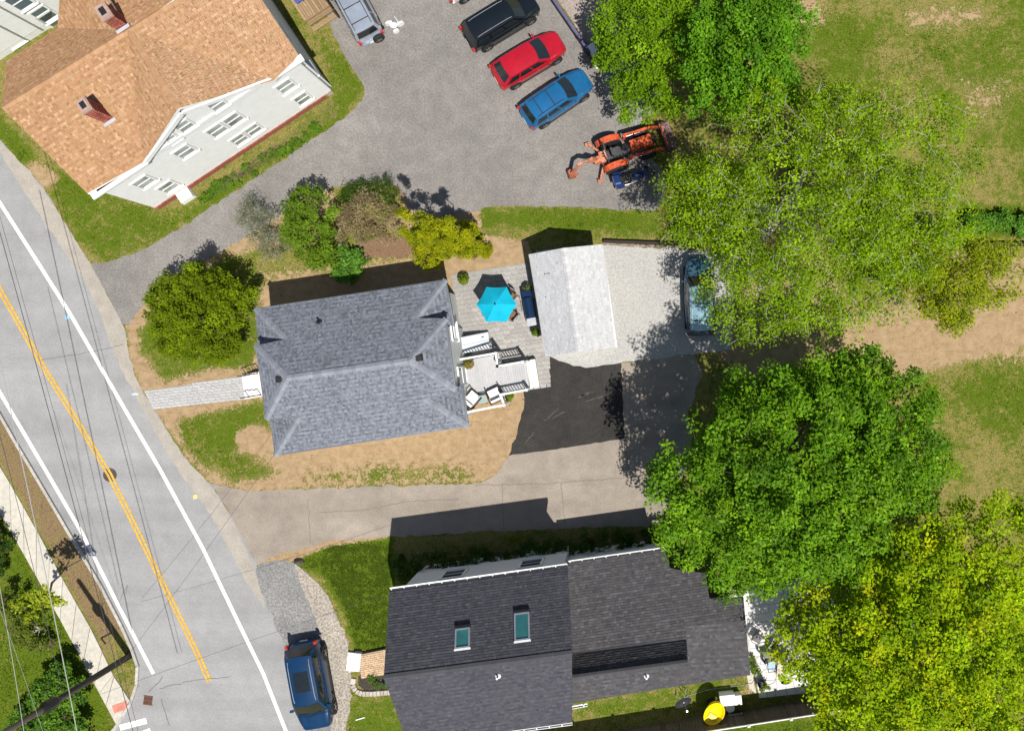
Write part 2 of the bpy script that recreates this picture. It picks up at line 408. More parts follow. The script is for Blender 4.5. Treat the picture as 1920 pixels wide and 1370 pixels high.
def ground_material():
    m = bpy.data.materials.new('ground_soil_and_grass'); m.use_nodes = True
    nt = m.node_tree; N = nt.nodes; L = nt.links; b = N['Principled BSDF']; b.inputs['Roughness'].default_value = 0.95; b.inputs['Specular IOR Level'].default_value = 0.1
    at = N.new('ShaderNodeAttribute'); at.attribute_name = 'Col'
    sp = N.new('ShaderNodeSeparateColor'); L.new(at.outputs['Color'], sp.inputs[0])
    tc = N.new('ShaderNodeTexCoord')
    def noise(s, d=4, st=None):
        n = N.new('ShaderNodeTexNoise'); n.inputs['Scale'].default_value = s; n.inputs['Detail'].default_value = d; n.inputs['Roughness'].default_value = 0.65
        if st:
            mp = N.new('ShaderNodeMapping'); mp.inputs['Scale'].default_value = st; L.new(tc.outputs['Object'], mp.inputs[0]); L.new(mp.outputs[0], n.inputs['Vector'])
        else: L.new(tc.outputs['Object'], n.inputs['Vector'])
        return n.outputs[0]
    def math_(op, a, b_):
        x = N.new('ShaderNodeMath'); x.operation = op; x.use_clamp = False
        for i, v in ((0, a), (1, b_)):
            if isinstance(v, (int, float)): x.inputs[i].default_value = v
            else: L.new(v, x.inputs[i])
        return x.outputs[0]
    def ramp(v, lo, hi, a=0.0, z=1.0):
        r = N.new('ShaderNodeMapRange'); r.interpolation_type = 'SMOOTHSTEP'; L.new(v, r.inputs[0])
        for i, q in enumerate((lo, hi, a, z)): r.inputs[i+1].default_value = q
        return r.outputs[0]
    def mix(f, a, b_):
        x = N.new('ShaderNodeMix'); x.data_type = 'RGBA'; L.new(f, x.inputs[0])
        for i, v in ((6, a), (7, b_)):
            if isinstance(v, tuple): x.inputs[i].default_value = (*v, 1)
            else: L.new(v, x.inputs[i])
        return x.outputs[2]
    n1 = noise(0.55, 5); n2 = noise(2.6, 5); n3 = noise(16, 4); n4 = noise(60, 3)
    dirt = mix(ramp(n2, .3, .7), (0.29, 0.20, 0.11), (0.385, 0.275, 0.16))
    dirt = mix(ramp(noise(1.2, 4, (1, 4, 1)), .52, .75), dirt, (0.245, 0.165, 0.095))
    dirt = mix(ramp(n4, .5, .8), dirt, (0.20, 0.14, 0.085))
    dry = mix(ramp(n3, .3, .7), (0.12, 0.105, 0.018), (0.30, 0.25, 0.095))
    grn = mix(ramp(n3, .3, .7), (0.045, 0.078, 0.003), (0.115, 0.165, 0.012))
    lf = math_('ADD', sp.outputs[1], math_('MULTIPLY', math_('SUBTRACT', n1, .5), 1.1))
    lf = math_('ADD', lf, math_('MULTIPLY', math_('SUBTRACT', n2, .5), 1.2)); lf = math_('ADD', lf, math_('MULTIPLY', math_('SUBTRACT', noise(7, 3), .5), .9))
    grass = mix(ramp(lf, .15, .62), dry, grn)
    grass = mix(ramp(lf, .80, 1.05), grass, mix(ramp(n3, .3, .7), (0.022, 0.040, 0.0015), (0.055, 0.085, 0.006)))
    brown = mix(ramp(n3, .3, .7), (0.13, 0.085, 0.045), (0.27, 0.19, 0.105))
    bf = math_('ADD', sp.outputs[2], math_('MULTIPLY', math_('SUBTRACT', n2, .5), 1.1))
    grass = mix(ramp(bf, .45, .75), grass, brown)
    df = math_('ADD', sp.outputs[0], math_('ADD', math_('MULTIPLY', math_('SUBTRACT', n2, .5), 1.3), math_('MULTIPLY', math_('SUBTRACT', noise(8, 4), .5), 1.1)))
    col = mix(ramp(df, .40, .60), grass, dirt)
    L.new(col, b.inputs['Base Color'])
    bn = N.new('ShaderNodeBump'); bn.inputs['Strength'].default_value = 0.5; bn.inputs['Distance'].default_value = 0.03
    L.new(math_('ADD', n3, n4), bn.inputs['Height']); L.new(bn.outputs[0], b.inputs['Normal'])
    return m
gme = fast_mesh('ground', GV, GF, ground_material(), np.stack([md.ravel(), ml.ravel(), mbw.ravel()], 1))
tag(link_mesh('ground', gme), kind='structure')

# paved surfaces -------------------------------------------------
M_road = mat('road_asphalt', (0.275, 0.275, 0.274), 0.9, 0.05, 1.6, bump=0.25, bscale=90, big=0.07, bigscale=0.35, speck=0.05, streak=(math.atan2(-990, 540), .09), blot=.07)
M_shoulder = mat('sandy_asphalt', (0.33, 0.30, 0.26), 0.9, 0.09, 1.5, bump=0.25, bscale=80, big=0.06, bigscale=0.4, speck=0.06)
M_lot = mat('old_asphalt', (0.203, 0.190, 0.177), 0.92, 0.12, 1.8, bump=0.5, bscale=70, big=0.14, bigscale=0.28, speck=0.13, blot=.22)
M_drive = mat('worn_concrete_drive', (0.265, 0.228, 0.19), 0.9, 0.08, 1.6, bump=0.3, bscale=70, big=0.10, bigscale=0.35, speck=0.06, streak=(.06, .10), blot=.16)
M_fresh = mat('fresh_asphalt', (0.030, 0.028, 0.026), 0.85, 0.18, 2.2, bump=0.6, bscale=80, big=0.22, bigscale=0.5, speck=0.15)
M_gravel = mat('crushed_stone', (0.385, 0.375, 0.36), 0.95, 0.14, 22, bump=1.0, bscale=45, big=0.05, speck=0.10)
M_gravel2 = mat('grey_gravel', (0.215, 0.212, 0.208), 0.95, 0.2, 24, bump=1.0, bscale=40, big=0.16, bigscale=0.7, speck=0.2)
M_bed = mat('stone_dust_bed', (0.34, 0.32, 0.29), 0.95, 0.1, 10)
M_mulch = mat('bark_mulch', (0.19, 0.115, 0.07), 0.95, 0.3, 14, bump=0.8, bscale=40)

sheet('driveway_upper', LOTN, 0.004, M_lot, 3, 1.8, smooth=1)
sheet('driveway_lower', LOTS, 0.005, M_drive, 4, 1.5)
sheet('road', ROAD_R+[(x-4, y+2) for x, y in CURB[::-1]], 0.009, M_road, 5, 0.5)
sheet('road_shoulder', [(0, 262), (82, 352), (168, 492), (205, 560), (235, 618), (246, 690), (270, 738), (345, 858), (395, 907), (432, 965), (476, 1062), (500, 1130), (492, 1140), (445, 1060), (395, 960), (330, 880), (265, 760), (215, 670), (180, 560), (120, 470), (40, 350), (0, 290)], 0.012, M_shoulder, 6, 1.3, smooth=1)
sheet('gravel_yard', GRAVEL, 0.017, M_gravel, 7, 1.2, smooth=0)
sheet('asphalt_pad', DARKPAD, 0.013, M_fresh, 8, 0.8)
sheet('gravel_parking', CARPAD, 0.013, M_gravel2, 9, 2.5, smooth=1)
sheet('gravel_margin', [(548, 1052), (574, 1072), (613, 1112), (643, 1180), (656, 1225), (660, 1300), (648, 1400), (618, 1400), (622, 1300), (610, 1215), (588, 1150), (566, 1100)], 0.018, mat('sandy_gravel', (0.33, 0.295, 0.25), 0.95, 0.2, 14, bump=1.0, big=.15, bigscale=.8, speck=.25), 19, 3.2, smooth=1)
sheet('patio_bed', PATIO, 0.006, M_bed, 10, 0)
sheet('walkway_bed', WALK, 0.006, M_bed, 11, 0)
sheet('white_patio_bed', WPATIO, 0.006, M_bed, 12, 0)
sheet('mulch_bed', [(660, 470), (690, 445), (740, 440), (800, 445), (800, 470), (690, 490)], 0.004, M_mulch, 13, 5, smooth=1)
sheet('gravel_side_yard', [(1128, 150), (1165, 205), (1186, 240), (1205, 228), (1240, 200), (1235, 140), (1150, 100), (1118, 122)], 0.006, mat('grey_crushed_stone', (0.235, 0.23, 0.225), 0.95, 0.15, 20, bump=0.8, speck=0.2), 14, 2)
sheet('paver_terrace', [(1030, -40), (1046, 0), (1110, 98), (1180, 80), (1180, -60)], 0.008, mat('pink_pavers', (0.29, 0.245, 0.215), 0.9, 0.15, 8, bump=0.4, speck=0.12), 15, 0.8)
sheet('rear_slab', [(1366, 1100), (1385, 1098), (1400, 1180), (1418, 1300), (1405, 1290)], 0.008, M_concrete, 16, 0.5)

# painted markings
M_paintw = mat('road_paint_white', (0.78, 0.78, 0.77), 0.8, 0.07, 5, speck=0.06)
M_painty = mat('road_paint_yellow', (0.56, 0.33, 0.05), 0.8, 0.12, 5, speck=0.12)
M_pinkp = mat('red_ramp_paint', (0.55, 0.20, 0.15), 0.85, 0.2, 5)
def stripe(pts, wpx, z, m, name, off=0.0):
    mb = MB(); w = wpx*H/F/2
    ws = [P(*p) for p in pts]
    L_ = []; Rr = []
    for i, p in enumerate(ws):
        d = (ws[min(i+1, len(ws)-1)]-ws[max(i-1, 0)]).normalized(); n = Vector((-d.y, d.x, 0))
        c = p+n*off*H/F
        L_.append(c+n*w); Rr.append(c-n*w)
    for i in range(len(ws)-1):
        mb.quad((Rr[i].x, Rr[i].y, z), (Rr[i+1].x, Rr[i+1].y, z), (L_[i+1].x, L_[i+1].y, z), (L_[i].x, L_[i].y, z))
    return tag(mb.build(name, m), kind='structure')
def dense(pts, step=14):
    out = []
    for (x0, y0), (x1, y1) in zip(pts, pts[1:]):
        k = max(1, int(math.hypot(x1-x0, y1-y0)/step))
        out += [(x0+(x1-x0)*j/k, y0+(y1-y0)*j/k) for j in range(k)]
    return out+[pts[-1]]
YL = [(-80, 400), (0, 543), (47, 626), (86, 695), (140, 781), (206, 890), (259, 998), (287, 1056), (338, 1158), (372, 1228), (393, 1277)]
stripe(dense(YL), 4.0, 0.018, M_painty, 'centre_line', 3.2); stripe(dense(YL), 4.0, 0.018, M_painty, 'centre_line', -3.2)
stripe(dense([(-60, 285), (0, 380), (70, 490), (133, 590), (196, 700), (245, 785), (300, 879), (380, 1026), (451, 1174), (494, 1262), (535, 1366), (570, 1460)]), 6.6, 0.018, M_paintw, 'edge_line')
stripe(dense([(-80, 600), (0, 735), (86, 881), (156, 1002), (220, 1130), (288, 1262)]), 6.6, 0.018, M_paintw, 'edge_line')
stripe([(225, 1363), (275, 1350)], 11, 0.018, M_paintw, 'crosswalk_stripe'); stripe([(245, 1383), (283, 1369)], 11, 0.018, M_paintw, 'crosswalk_stripe')
sheet('utility_mark', [(122, 592), (130, 590), (131, 597), (124, 599)], 0.022, mat('blue_spray', (0.25, 0.5, 0.75), 0.9), 1, .8)
sheet('utility_mark', [(362, 928), (370, 926), (371, 934), (363, 936)], 0.022, mat('yellow_spray', (0.6, 0.5, 0.2), 0.9), 2, .8)
sheet('utility_mark', [(246, 738), (256, 736), (262, 739), (250, 741)], 0.022, mat('pale_blue_spray', (0.45, 0.6, 0.72), 0.9), 3, .6)
M_tar = mat('tar_crack_seal', (0.15, 0.14, 0.13), 0.8, 0.2, 5)
def crack(pts, w, name, z=0.021, m=None, seed=0):
    rr = np.random.RandomState(seed); d = dense(pts, 7)
    d = [(x+rr.normal()*.7, y+rr.normal()*.7) for x, y in d]
    return stripe(d, w, z, m or M_tar, name)
crack([(75, 676), (140, 665), (196, 655), (232, 645)], 0.9, 'road_crack', seed=1)
crack([(300, 1290), (360, 1275), (430, 1268)], 0.8, 'road_crack', seed=2)
crack([(225, 1125), (240, 1095), (236, 1112)], 1.0, 'road_crack', seed=4)
crack([(278, 1297), (297, 1280), (304, 1268)], 1.3, 'road_crack', seed=6)
crack([(302, 1310), (318, 1360)], 1.1, 'road_crack', seed=7)
crack([(578, 935), (582, 1020)], 0.9, 'drive_joint', 0.012, seed=8)
crack([(890, 909), (1030, 906), (1200, 893)], 1.0, 'drive_joint', 0.012, seed=9)
crack([(1052, 905), (1060, 985)], 1.2, 'drive_joint', 0.012, seed=10)
crack([(942, 908), (944, 992)], 0.9, 'drive_joint', 0.012, seed=11)
crack([(1172, 818), (1180, 895)], 1.2, 'drive_joint', 0.012, seed=12)
crack([(600, 960), (690, 955), (760, 940), (860, 935)], 0.8, 'drive_crack', 0.012, seed=13)
M_scuff = mat('pale_scuffs', (0.062, 0.057, 0.048), 0.9, 0.35, 6)
for i, q in enumerate([[(1084, 745), (1110, 736)], [(1098, 753), (1130, 743)], [(1020, 790), (1046, 767)], [(1034, 785), (1060, 771)], [(982, 835), (1002, 810)], [(1090, 741), (1112, 733)]]):
    crack(q, 2.6, 'tyre_scuff', 0.017, M_scuff, 20+i)

# kerb, sidewalk slabs -------------------------------------------
kb = MB(); M_kerb = mat('granite_kerb', (0.40, 0.38, 0.35), 0.85, 0.15, 6, bump=0.3, rnd=0.1)
kpts = dense(CURB, 24)
kerb = thing('kerb', None, None, P(138, 1005)); tag(kerb, kind='structure')
for i in range(len(kpts)-1):
    a, b = P(*kpts[i]), P(*kpts[i+1]); d = (b-a).normalized(); n = Vector((-d.y, d.x, 0))
    hgt = 0.13 if kpts[i][1] < 1325 else 0.05
    m_ = MB().bar(a+d*.006-n*.07+Vector((0, 0, hgt/2-.02)), b-d*.006-n*.07+Vector((0, 0, hgt/2-.02)), 0.15, hgt+.04)
    m_.build('kerb_stone', M_kerb, kerb)
LE = dense([(-90, 800), (3, 966), (39, 1026), (111, 1155), (168, 1262), (221, 1361)], 4)
RE = dense([(-120, 690), (0, 872), (51, 960), (84, 1020), (129, 1104), (180, 1193), (209, 1259), (244, 1312)], 4)
sheet('sidewalk_bed', WALKL, 0.004, mat('dark_joint', (0.12, 0.11, 0.09), 0.95), 17, 0)
walk = thing('sidewalk', None, None, P(111, 1100)); tag(walk, kind='structure')
def along(poly, t):
    k = t*(len(poly)-1); i = min(int(k), len(poly)-2); f = k-i
    return (poly[i][0]*(1-f)+poly[i+1][0]*f, poly[i][1]*(1-f)+poly[i+1][1]*f)
ns = 14
for i in range(ns):
    g = 0.0013; t0, t1 = i/ns+g, (i+1)/ns-g
    m_ = MB().prism([P(*along(LE, t0)), P(*along(LE, t1)), P(*along(RE, t1)), P(*along(RE, t0))], -0.05, 0.05+rng.normal()*0.004)
    m_.build('slab', M_concrete, walk)
sheet('ramp_pad', [(211, 1322), (238, 1312), (242, 1326), (216, 1336)], 0.066, M_pinkp, 4, .6)

# manhole and drain
mh = thing('manhole_cover', 'round iron manhole cover set into the road under the yellow lines', 'manhole', P(206, 890))
MB().lathe(P(206, 890, 0.012), [(0.37, -.03), (0.37, .002), (0.33, .003), (0.325, -.001), (0.0, -.001)], 28).build('frame', mat('cast_iron', (0.085, 0.072, 0.065), 0.7, 0.3, 20, metal=0.3), mh)
mb = MB()
for i in range(-3, 4):
    w = math.sqrt(max(0, .3**2-(i*.085)**2)); c = P(206, 890, 0.014)
    mb.box((c.x, c.y+i*.085, c.z), (2*w, .03, .006))
mb.build('rib', MATS['cast_iron'], mh)['kind'] = 'stuff'
dr = thing('storm_drain', 'rusty square storm drain grate in the gutter by the kerb corner', 'drain', P(278, 1312))
c = P(278, 1312); M_rust = mat('rust', (0.17, 0.075, 0.05), 0.85, 0.3, 14)
MB().box((c.x, c.y, 0.012), (.46, .5, .012), R(-8)).build('pit', M_black, dr)
mb = MB()
for i in range(-4, 5):
    d = i*.055; mb.box((c.x+d, c.y-d*math.tan(R(8)), 0.024), (.024, .5, .02), R(-8))
for i in (-1, 0, 1): mb.box((c.x, c.y+i*.22, 0.0255), (.48, .03, .02), R(-8))
mb.build('grate', M_rust, dr)

# individual pavers -----------------------------------------------
def scan(poly, v):
    xs = []
    n = len(poly)
    for i in range(n):
        (u0, v0), (u1, v1) = poly[i], poly[(i+1) % n]
        if (v0 > v) != (v1 > v): xs.append(u0+(u1-u0)*(v-v0)/(v1-v0))
    xs.sort(); return [(xs[i], xs[i+1]) for i in range(0, len(xs)-1, 2)]

def paver_mesh(name, w, l, h, m, bev=.010):
    mb = MB()
    vs = []
    for z, k in ((-h, 0), (-bev, 0), (0, bev)):
        for x, y in ((-1, -1), (1, -1), (1, 1), (-1, 1)): vs.append((x*(w/2-k), y*(l/2-k), z))
    fs = [(8, 9, 10, 11)]
    for r in (0, 4): fs += [(r+i, r+(i+1) % 4, r+4+(i+1) % 4, r+4+i) for i in range(4)]
    mb.add(vs, fs); return mb.mesh(name, m)
M_paver = mat('grey_pavers', (0.315, 0.303, 0.29), 0.9, 0.1, 9, bump=0.3, rnd=0.13, speck=0.06)
M_paverw = mat('walk_pavers', (0.39, 0.39, 0.39), 0.9, 0.08, 9, bump=0.3, rnd=0.08, speck=0.05)
M_flag = mat('white_flagstone', (0.64, 0.62, 0.60), 0.8, 0.06, 5, bump=0.2, rnd=0.06)
def lay(name, poly, a, b, w, l, m, h, parent_loc, z=0.03, most=300, sizes=None, rowoff=0.5):
    """rows of pavers inside a photo polygon; rows run along the photo line a-b"""
    st = thing(name, None, None, parent_loc); tag(st, kind='structure')
    A, B = P(*a), P(*b); u = (B-A).normalized(); v = Vector((-u.y, u.x, 0)); ang = math.atan2(u.y, u.x)
    ws = [P(*p) for p in poly]
    us = [(p-A).dot(u) for p in ws]; vs_ = [(p-A).dot(v) for p in ws]
    poly_uv = list(zip(us, vs_)); me = {}; cells = []
    r = 0; y = min(vs_)+l/2
    while y < max(vs_)-.4*l:
        for lo, hi in scan(poly_uv, y):
            x = lo-(r % 2)*w*rowoff*(.8+.4*rng.rand())
            while x < hi-.05:
                ww = w if sizes is None else sizes[rng.randint(len(sizes))]
                x0_, x1_ = max(x, lo), min(x+ww, hi)
                if x1_-x0_ > .07: cells.append(((x0_+x1_)/2, y, round(math.floor((x1_-x0_)*50)/50, 3)))
                x += ww
        y += l; r += 1
    rest = MB()
    cells.sort(key=lambda c_: (A+u*c_[0]+v*c_[1]).length)
    for i, (cx, cy, ww) in enumerate(cells):
        p = A+u*cx+v*cy; zz = z+rng.normal()*.0025
        if i < most:
            k = round(ww, 3)
            if k not in me: me[k] = paver_mesh('paver', ww-.012, l-.012, h, m)
            o = link_mesh('paver', me[k], st); o.location = Vector((p.x, p.y, zz))-Vector(parent_loc); o.rotation_euler = (rng.normal()*.006, rng.normal()*.006, ang+rng.normal()*.004)
        else: rest.box((p.x, p.y, zz-h/2), (ww-.012, l-.012, h), ang)
    if rest.v: tag(rest.build('pavers_beyond', m, st), kind='stuff')
    return st
lay('patio_paving', PATIO, (849, 514), (988, 493), 0.36, 0.24, M_paver, .05, P(930, 620), sizes=[.24, .36, .36, .42])
lay('walkway_paving', WALK, (288, 767), (463, 748), 0.30, 0.15, M_paverw, .05, P(365, 738), sizes=[.3, .3, .4])
lay('white_patio_paving', WPATIO, (1424, 1308), (1590, 1290), 0.6, 0.45, M_flag, .05, P(1490, 1200), sizes=[.45, .6, .9])

# ================================================================ BUILDINGS
M_shingle = mat('asphalt_shingle', (1, 1, 1), 0.92, 0.10, 14, bump=0.35, bscale=70, attr=True, spec=0.2, big=0.04, bigscale=0.25)
def pal_pick(pal, n):
    w = np.array([p[3] for p in pal], float); w /= w.sum()
    return np.array([p[:3] for p in pal])[rng.choice(len(pal), n, p=w)]*(1+rng.normal(0, .05, (n, 1)))

def shingle_arrays(pts, pal, row=.14, tab=(.16, .34), band=.09):
    """real overlapping shingle tabs over one roof plane"""
    n = (pts[1]-pts[0]).cross(pts[2]-pts[0])
    n = Vector((0, 0, 0))
    for i in range(len(pts)): n += pts[i].cross(pts[(i+1) % len(pts)])
    n.normalize()
    if n.z < 0: n = -n
    u = Vector((0, 0, 1)).cross(n); u.normalize(); v = n.cross(u)
    o = pts[0]; poly = [((p-o).dot(u), (p-o).dot(v)) for p in pts]
    v0, v1 = min(p[1] for p in poly), max(p[1] for p in poly)
    V = []; C = []; r = 0; y = v0+.001
    while y < v1-.02:
        yt = min(y+row*1.06, v1-.004)
        A, B = scan(poly, y+.002), scan(poly, yt-.002)
        if len(A) != len(B): A = B = scan(poly, (y+yt)/2)
        for (a0, a1), (b0, b1) in zip(A, B):
            lo, hi = min(a0, b0), max(a1, b1); x = lo-rng.rand()*.2
            while x < hi:
                w = rng.uniform(*tab); x2 = x+w-.006
                q = [min(max(x, a0), a1), min(max(x2, a0), a1), min(max(x2, b0), b1), min(max(x, b0), b1)]
                if q[1]-q[0] > .004 or q[2]-q[3] > .004:
                    t = .014+rng.rand()*.012
                    b = o+u*q[0]+v*y; b2 = o+u*q[1]+v*y
                    V += [b, b2, b2+n*t, b+n*t, b2+n*t, b+n*t, o+u*q[2]+v*yt+n*.004, o+u*q[3]+v*yt+n*.004]
                    C.append(pal_pick(pal, 1)[0]*(1+band if r % 2 else 1-band))  # alternate rows toned lighter and darker, shadow bands put into the colour
                x += w
        y += row; r += 1
    return V, C

def shingles(parent, planes, pal, name='shingles', row=.14, tab=(.16, .34), band=.09):
    V = []; C = []
    for pts in planes:
        a, c = shingle_arrays(pts, pal, row, tab, band); V += a; C += c
    off = Vector((0, 0, 0)); p = parent
    while p is not None: off += Vector(p.location); p = p.parent
    Va = np.array([tuple(x-off) for x in V], np.float32); k = len(C)
    b = np.arange(k)*8
    Fq = np.concatenate([np.stack([b, b+1, b+2, b+3], 1), np.stack([b+5, b+4, b+6, b+7], 1)])
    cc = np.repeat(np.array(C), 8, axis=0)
    for q_ in range(4): cc[q_::8] *= .7  # front edges darkened in colour to draw the shadow line of each course
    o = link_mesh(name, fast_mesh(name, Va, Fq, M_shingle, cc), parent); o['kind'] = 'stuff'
    return o

def roof_slab(parent, planes, m, name='roof', th=.16, drop=.006):
    mb = MB()
    for pts in planes:
        n = len(pts); t = [p-Vector((0, 0, drop)) for p in pts]; b = [p-Vector((0, 0, th)) for p in pts]
        tr = tessellate_polygon([pts])
        fs = []
        for a, bb, c in tr:
            if (pts[bb]-pts[a]).cross(pts[c]-pts[a]).z < 0: bb, c = c, bb
            fs += [(a, bb, c), (c+n, bb+n, a+n)]
        fs += [(i, i+n, (i+1) % n+n, (i+1) % n) for i in range(n)]
        mb.add(t+b, fs)
    return mb.build(name, m, parent)

def caps(parent, segs, pal, w=.30, step=.20, name='ridge_caps', lift=.02):
    """overlapping cap shingles saddled over ridges and hips"""
    V = []; C = []
    for a, b in segs:
        d = b-a; L_ = d.length; d.normalize(); s = d.cross(Vector((0, 0, 1))).normalized()*(w/2); k = int(L_/step)+1
        for i in range(k):
            p = a+d*(i*step); q = a+d*min(L_, (i+1.1)*step)
            z0, z1 = Vector((0, 0, lift+.022)), Vector((0, 0, lift+.010)); dz = Vector((0, 0, .075))
            V += [p+z0, q+z1, q+s+z1-dz, p+s+z0-dz, p+z0, q+z1, q-s+z1-dz, p-s+z0-dz]
            C.append(pal_pick(pal, 1)[0])
    off = Vector((0, 0, 0)); p = parent
    while p is not None: off += Vector(p.location); p = p.parent
    Va = np.array([tuple(x-off) for x in V], np.float32); b = np.arange(len(C))*8
    Fq = np.concatenate([np.stack([b, b+1, b+2, b+3], 1)[:, ::-1], np.stack([b+4, b+5, b+6, b+7], 1)])
    o = link_mesh(name, fast_mesh(name, Va, Fq, M_shingle, np.repeat(np.array(C), 8, axis=0)), parent); o['kind'] = 'stuff'
    return o

def window(house, c, n, w, h, glass, frame=None, fr=.09, bars=(1, 0), sill=True, name='window'):
    """a framed window centred at c on a wall whose outward normal is n"""
    n = Vector(n).normalized(); u = Vector((0, 0, 1)).cross(n).normalized(); z = Vector((0, 0, 1)); frame = frame or M_white
    def B(mb, cu, cz, su, sz, d0, d1):
        o = Vector(c)+u*cu+z*cz
        vs = [o+u*a*su/2+z*b*sz/2+n*d for d in (d0, d1) for a, b in ((-1, -1), (1, -1), (1, 1), (-1, 1))]
        mb.add(vs, [(3, 2, 1, 0), (4, 5, 6, 7), (0, 1, 5, 4), (1, 2, 6, 5), (2, 3, 7, 6), (3, 0, 4, 7)])
    f = MB()
    B(f, 0, h/2+fr/2, w+2*fr, fr, -.02, .05); B(f, 0, -h/2-fr/2, w+2*fr, fr, -.02, .05)
    B(f, -w/2-fr/2, 0, fr, h, -.02, .05); B(f, w/2+fr/2, 0, fr, h, -.02, .05)
    for i in range(bars[0]): B(f, 0, -h/2+h*(i+1)/(bars[0]+1), w, .05, -.01, .035)
    for i in range(bars[1]): B(f, -w/2+w*(i+1)/(bars[1]+1), 0, .05, h, -.01, .034)
    wd = f.build(name, frame, house)
    g = MB(); B(g, 0, 0, w-.004, h-.004, -.03, .008); g.build('pane', glass, wd)
    if sill:
        s = MB(); B(s, 0, -h/2-fr-.03, w+2*fr+.08, .055, -.02, .10); s.build('sill', frame, wd)
    return wd

def inset(pts, d):
    c = sum(pts, Vector((0, 0, 0)))/len(pts); out = []
    n = len(pts)
    for i in range(n):
        a, b, e = pts[i-1], pts[i], pts[(i+1) % n]
        d1 = (b-a); d1.z = 0; d1.normalize(); d2 = (e-b); d2.z = 0; d2.normalize()
        n1 = Vector((-d1.y, d1.x, 0)); n2 = Vector((-d2.y, d2.x, 0))
        if n1.dot(c-b) < 0 and n2.dot(c-b) < 0: n1, n2 = -n1, -n2
        k = n1+n2; l = k.dot(n1)
        out.append(b+k*(d/max(l, .3)))
    return out

M_clap = mat('white_clapboard', (0.66, 0.67, 0.655), 0.6, 0.04, 3, bump=0.0)
def clapboards(name, parent, a, b, z0, z1, out, m, pitch=.16):
    """overlapping boards on a wall from a to b (ground points); z1 may be a function of the position 0..1"""
    mb = MB(); n = Vector(out).normalized(); a, b = Vector(a), Vector(b); a.z = b.z = 0
    zt = z1 if callable(z1) else (lambda t: z1)
    top = max(zt(i/20) for i in range(21)); z = z0
    while z < top:
        ts = [i/60 for i in range(61) if zt(i/60) > z+pitch*.3]
        if ts and ts[-1] > ts[0]:
            p, q = a+(b-a)*ts[0], a+(b-a)*ts[-1]; h = min(pitch, top-z)
            lo, hi = Vector((0, 0, z)), Vector((0, 0, z+h))
            mb.add([p+n*.022+lo, q+n*.022+lo, q+n*.006+hi, p+n*.006+hi, p+lo-n*.01, q+lo-n*.01], [(0, 1, 2, 3), (4, 5, 1, 0)])
        z += pitch
    o = mb.build(name, m, parent); o['kind'] = 'stuff'
    return o

# ---------------------------------------------------------------- grey hip-roofed house
hA = thing('house', 'single storey house with a grey shingled stepped hip roof beside the patio', 'house', P(690, 690))
ZR, ZE = 6.3, 4.0
rW, rE = (538, 709), (768, 676)
NWn, NEn, SWs, SEs = (478, 578), (836, 524), (515.5, 854), (879, 800)
NWc, SWc, NEc, SEc = (478, 647), (498.5, 786), (837, 597), (855, 731)
plN = plane3((*rW, ZR), (*rE, ZR), (657, 551, ZE)); plS = plane3((*rW, ZR), (*rE, ZR), (697, 827, ZE))
def A_(p, q): return on(p, *q)
pNWc, pNEc, pSWc, pSEc = A_(plN, NWc), A_(plN, NEc), A_(plS, SWc), A_(plS, SEc)
RW, RE = P(*rW, ZR), P(*rE, ZR)
pPW, pPE = A_(plN, (537, 637)), A_(plN, (781, 596)); pQW, pQE = A_(plS, (560, 781)), A_(plS, (795, 747))
pNWn, pNEn, pSWs, pSEs = A_(plN, NWn), A_(plN, NEn), A_(plS, SWs), A_(plS, SEs)
north = [pNWn, pNEn, pPE, pNEc, RE, RW, pNWc, pPW]; south = [pSEs, pSWs, pQW, pSWc, RW, RE, pSEc, pQE]
west = [pSWc, RW, pNWc]; east = [pNEc, RE, pSEc]
def low(px, zz): return P(*px, zz)
wn_ = [low((484, 650), ZE), pNWn, pPW]; en_ = [pNEn, low((853, 612), ZE), pPE]
ws_ = [pSWs, low((504, 778), ZE), pQW]; es_ = [low((868, 722), ZE), pSEs, pQE]
planesA = [north, south, west, east, wn_, en_, ws_, es_]
M_fasciaw = mat('white_trim', (0.72, 0.73, 0.72), 0.5, 0.04, 3)
roofA = roof_slab(hA, planesA, mat('grey_drip_edge', (0.20, 0.21, 0.235), 0.6))
palA = [(0.115, 0.126, 0.150, 3.0), (0.165, 0.178, 0.21, 5), (0.19, 0.204, 0.242, 3.5), (0.14, 0.152, 0.178, 2)]
palAc = [(0.195, 0.21, 0.245, 3), (0.225, 0.24, 0.275, 2)]
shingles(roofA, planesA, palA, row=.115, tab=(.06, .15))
caps(roofA, [(RW, RE), (pNWc, RW), (pSWc, RW), (pNEc, RE), (pSEc, RE), (pNWn, pPW), (pNEn, pPE), (pSWs, pQW), (pSEs, pQE)], palAc, w=.30)
ext = [pNWn, pNEn, low((853, 612), ZE), low((868, 722), ZE), pSEs, pSWs, low((504, 778), ZE), low((484, 650), ZE)]
core = [pNWc, pNEc, pSEc, pSWc]
wA = MB(); wA.prism(inset([Vector((p.x, p.y, 0)) for p in [pNWn, pNEn, pSEs, pSWs]], .42), .0, 3.9)
cI = inset([Vector((p.x, p.y, 0)) for p in core], .30)
wA.prism(cI, .0, min(p.z for p in core)-.02)
M_sidingA = mat('pale_siding', (0.60, 0.62, 0.60), 0.6, 0.05, 3)
wA.build('wall', M_sidingA, hA)
eI = inset([Vector((p.x, p.y, 0)) for p in [pNWn, pNEn, pSEs, pSWs]], .42)
ne, se = (cI[1], cI[2])
dEW = (se-ne).normalized(); nE = Vector((-dEW.y, dEW.x, 0)); nE = nE if nE.x > 0 else -nE
oE = max((eI[1]-ne).dot(nE), (eI[2]-ne).dot(nE), 0)
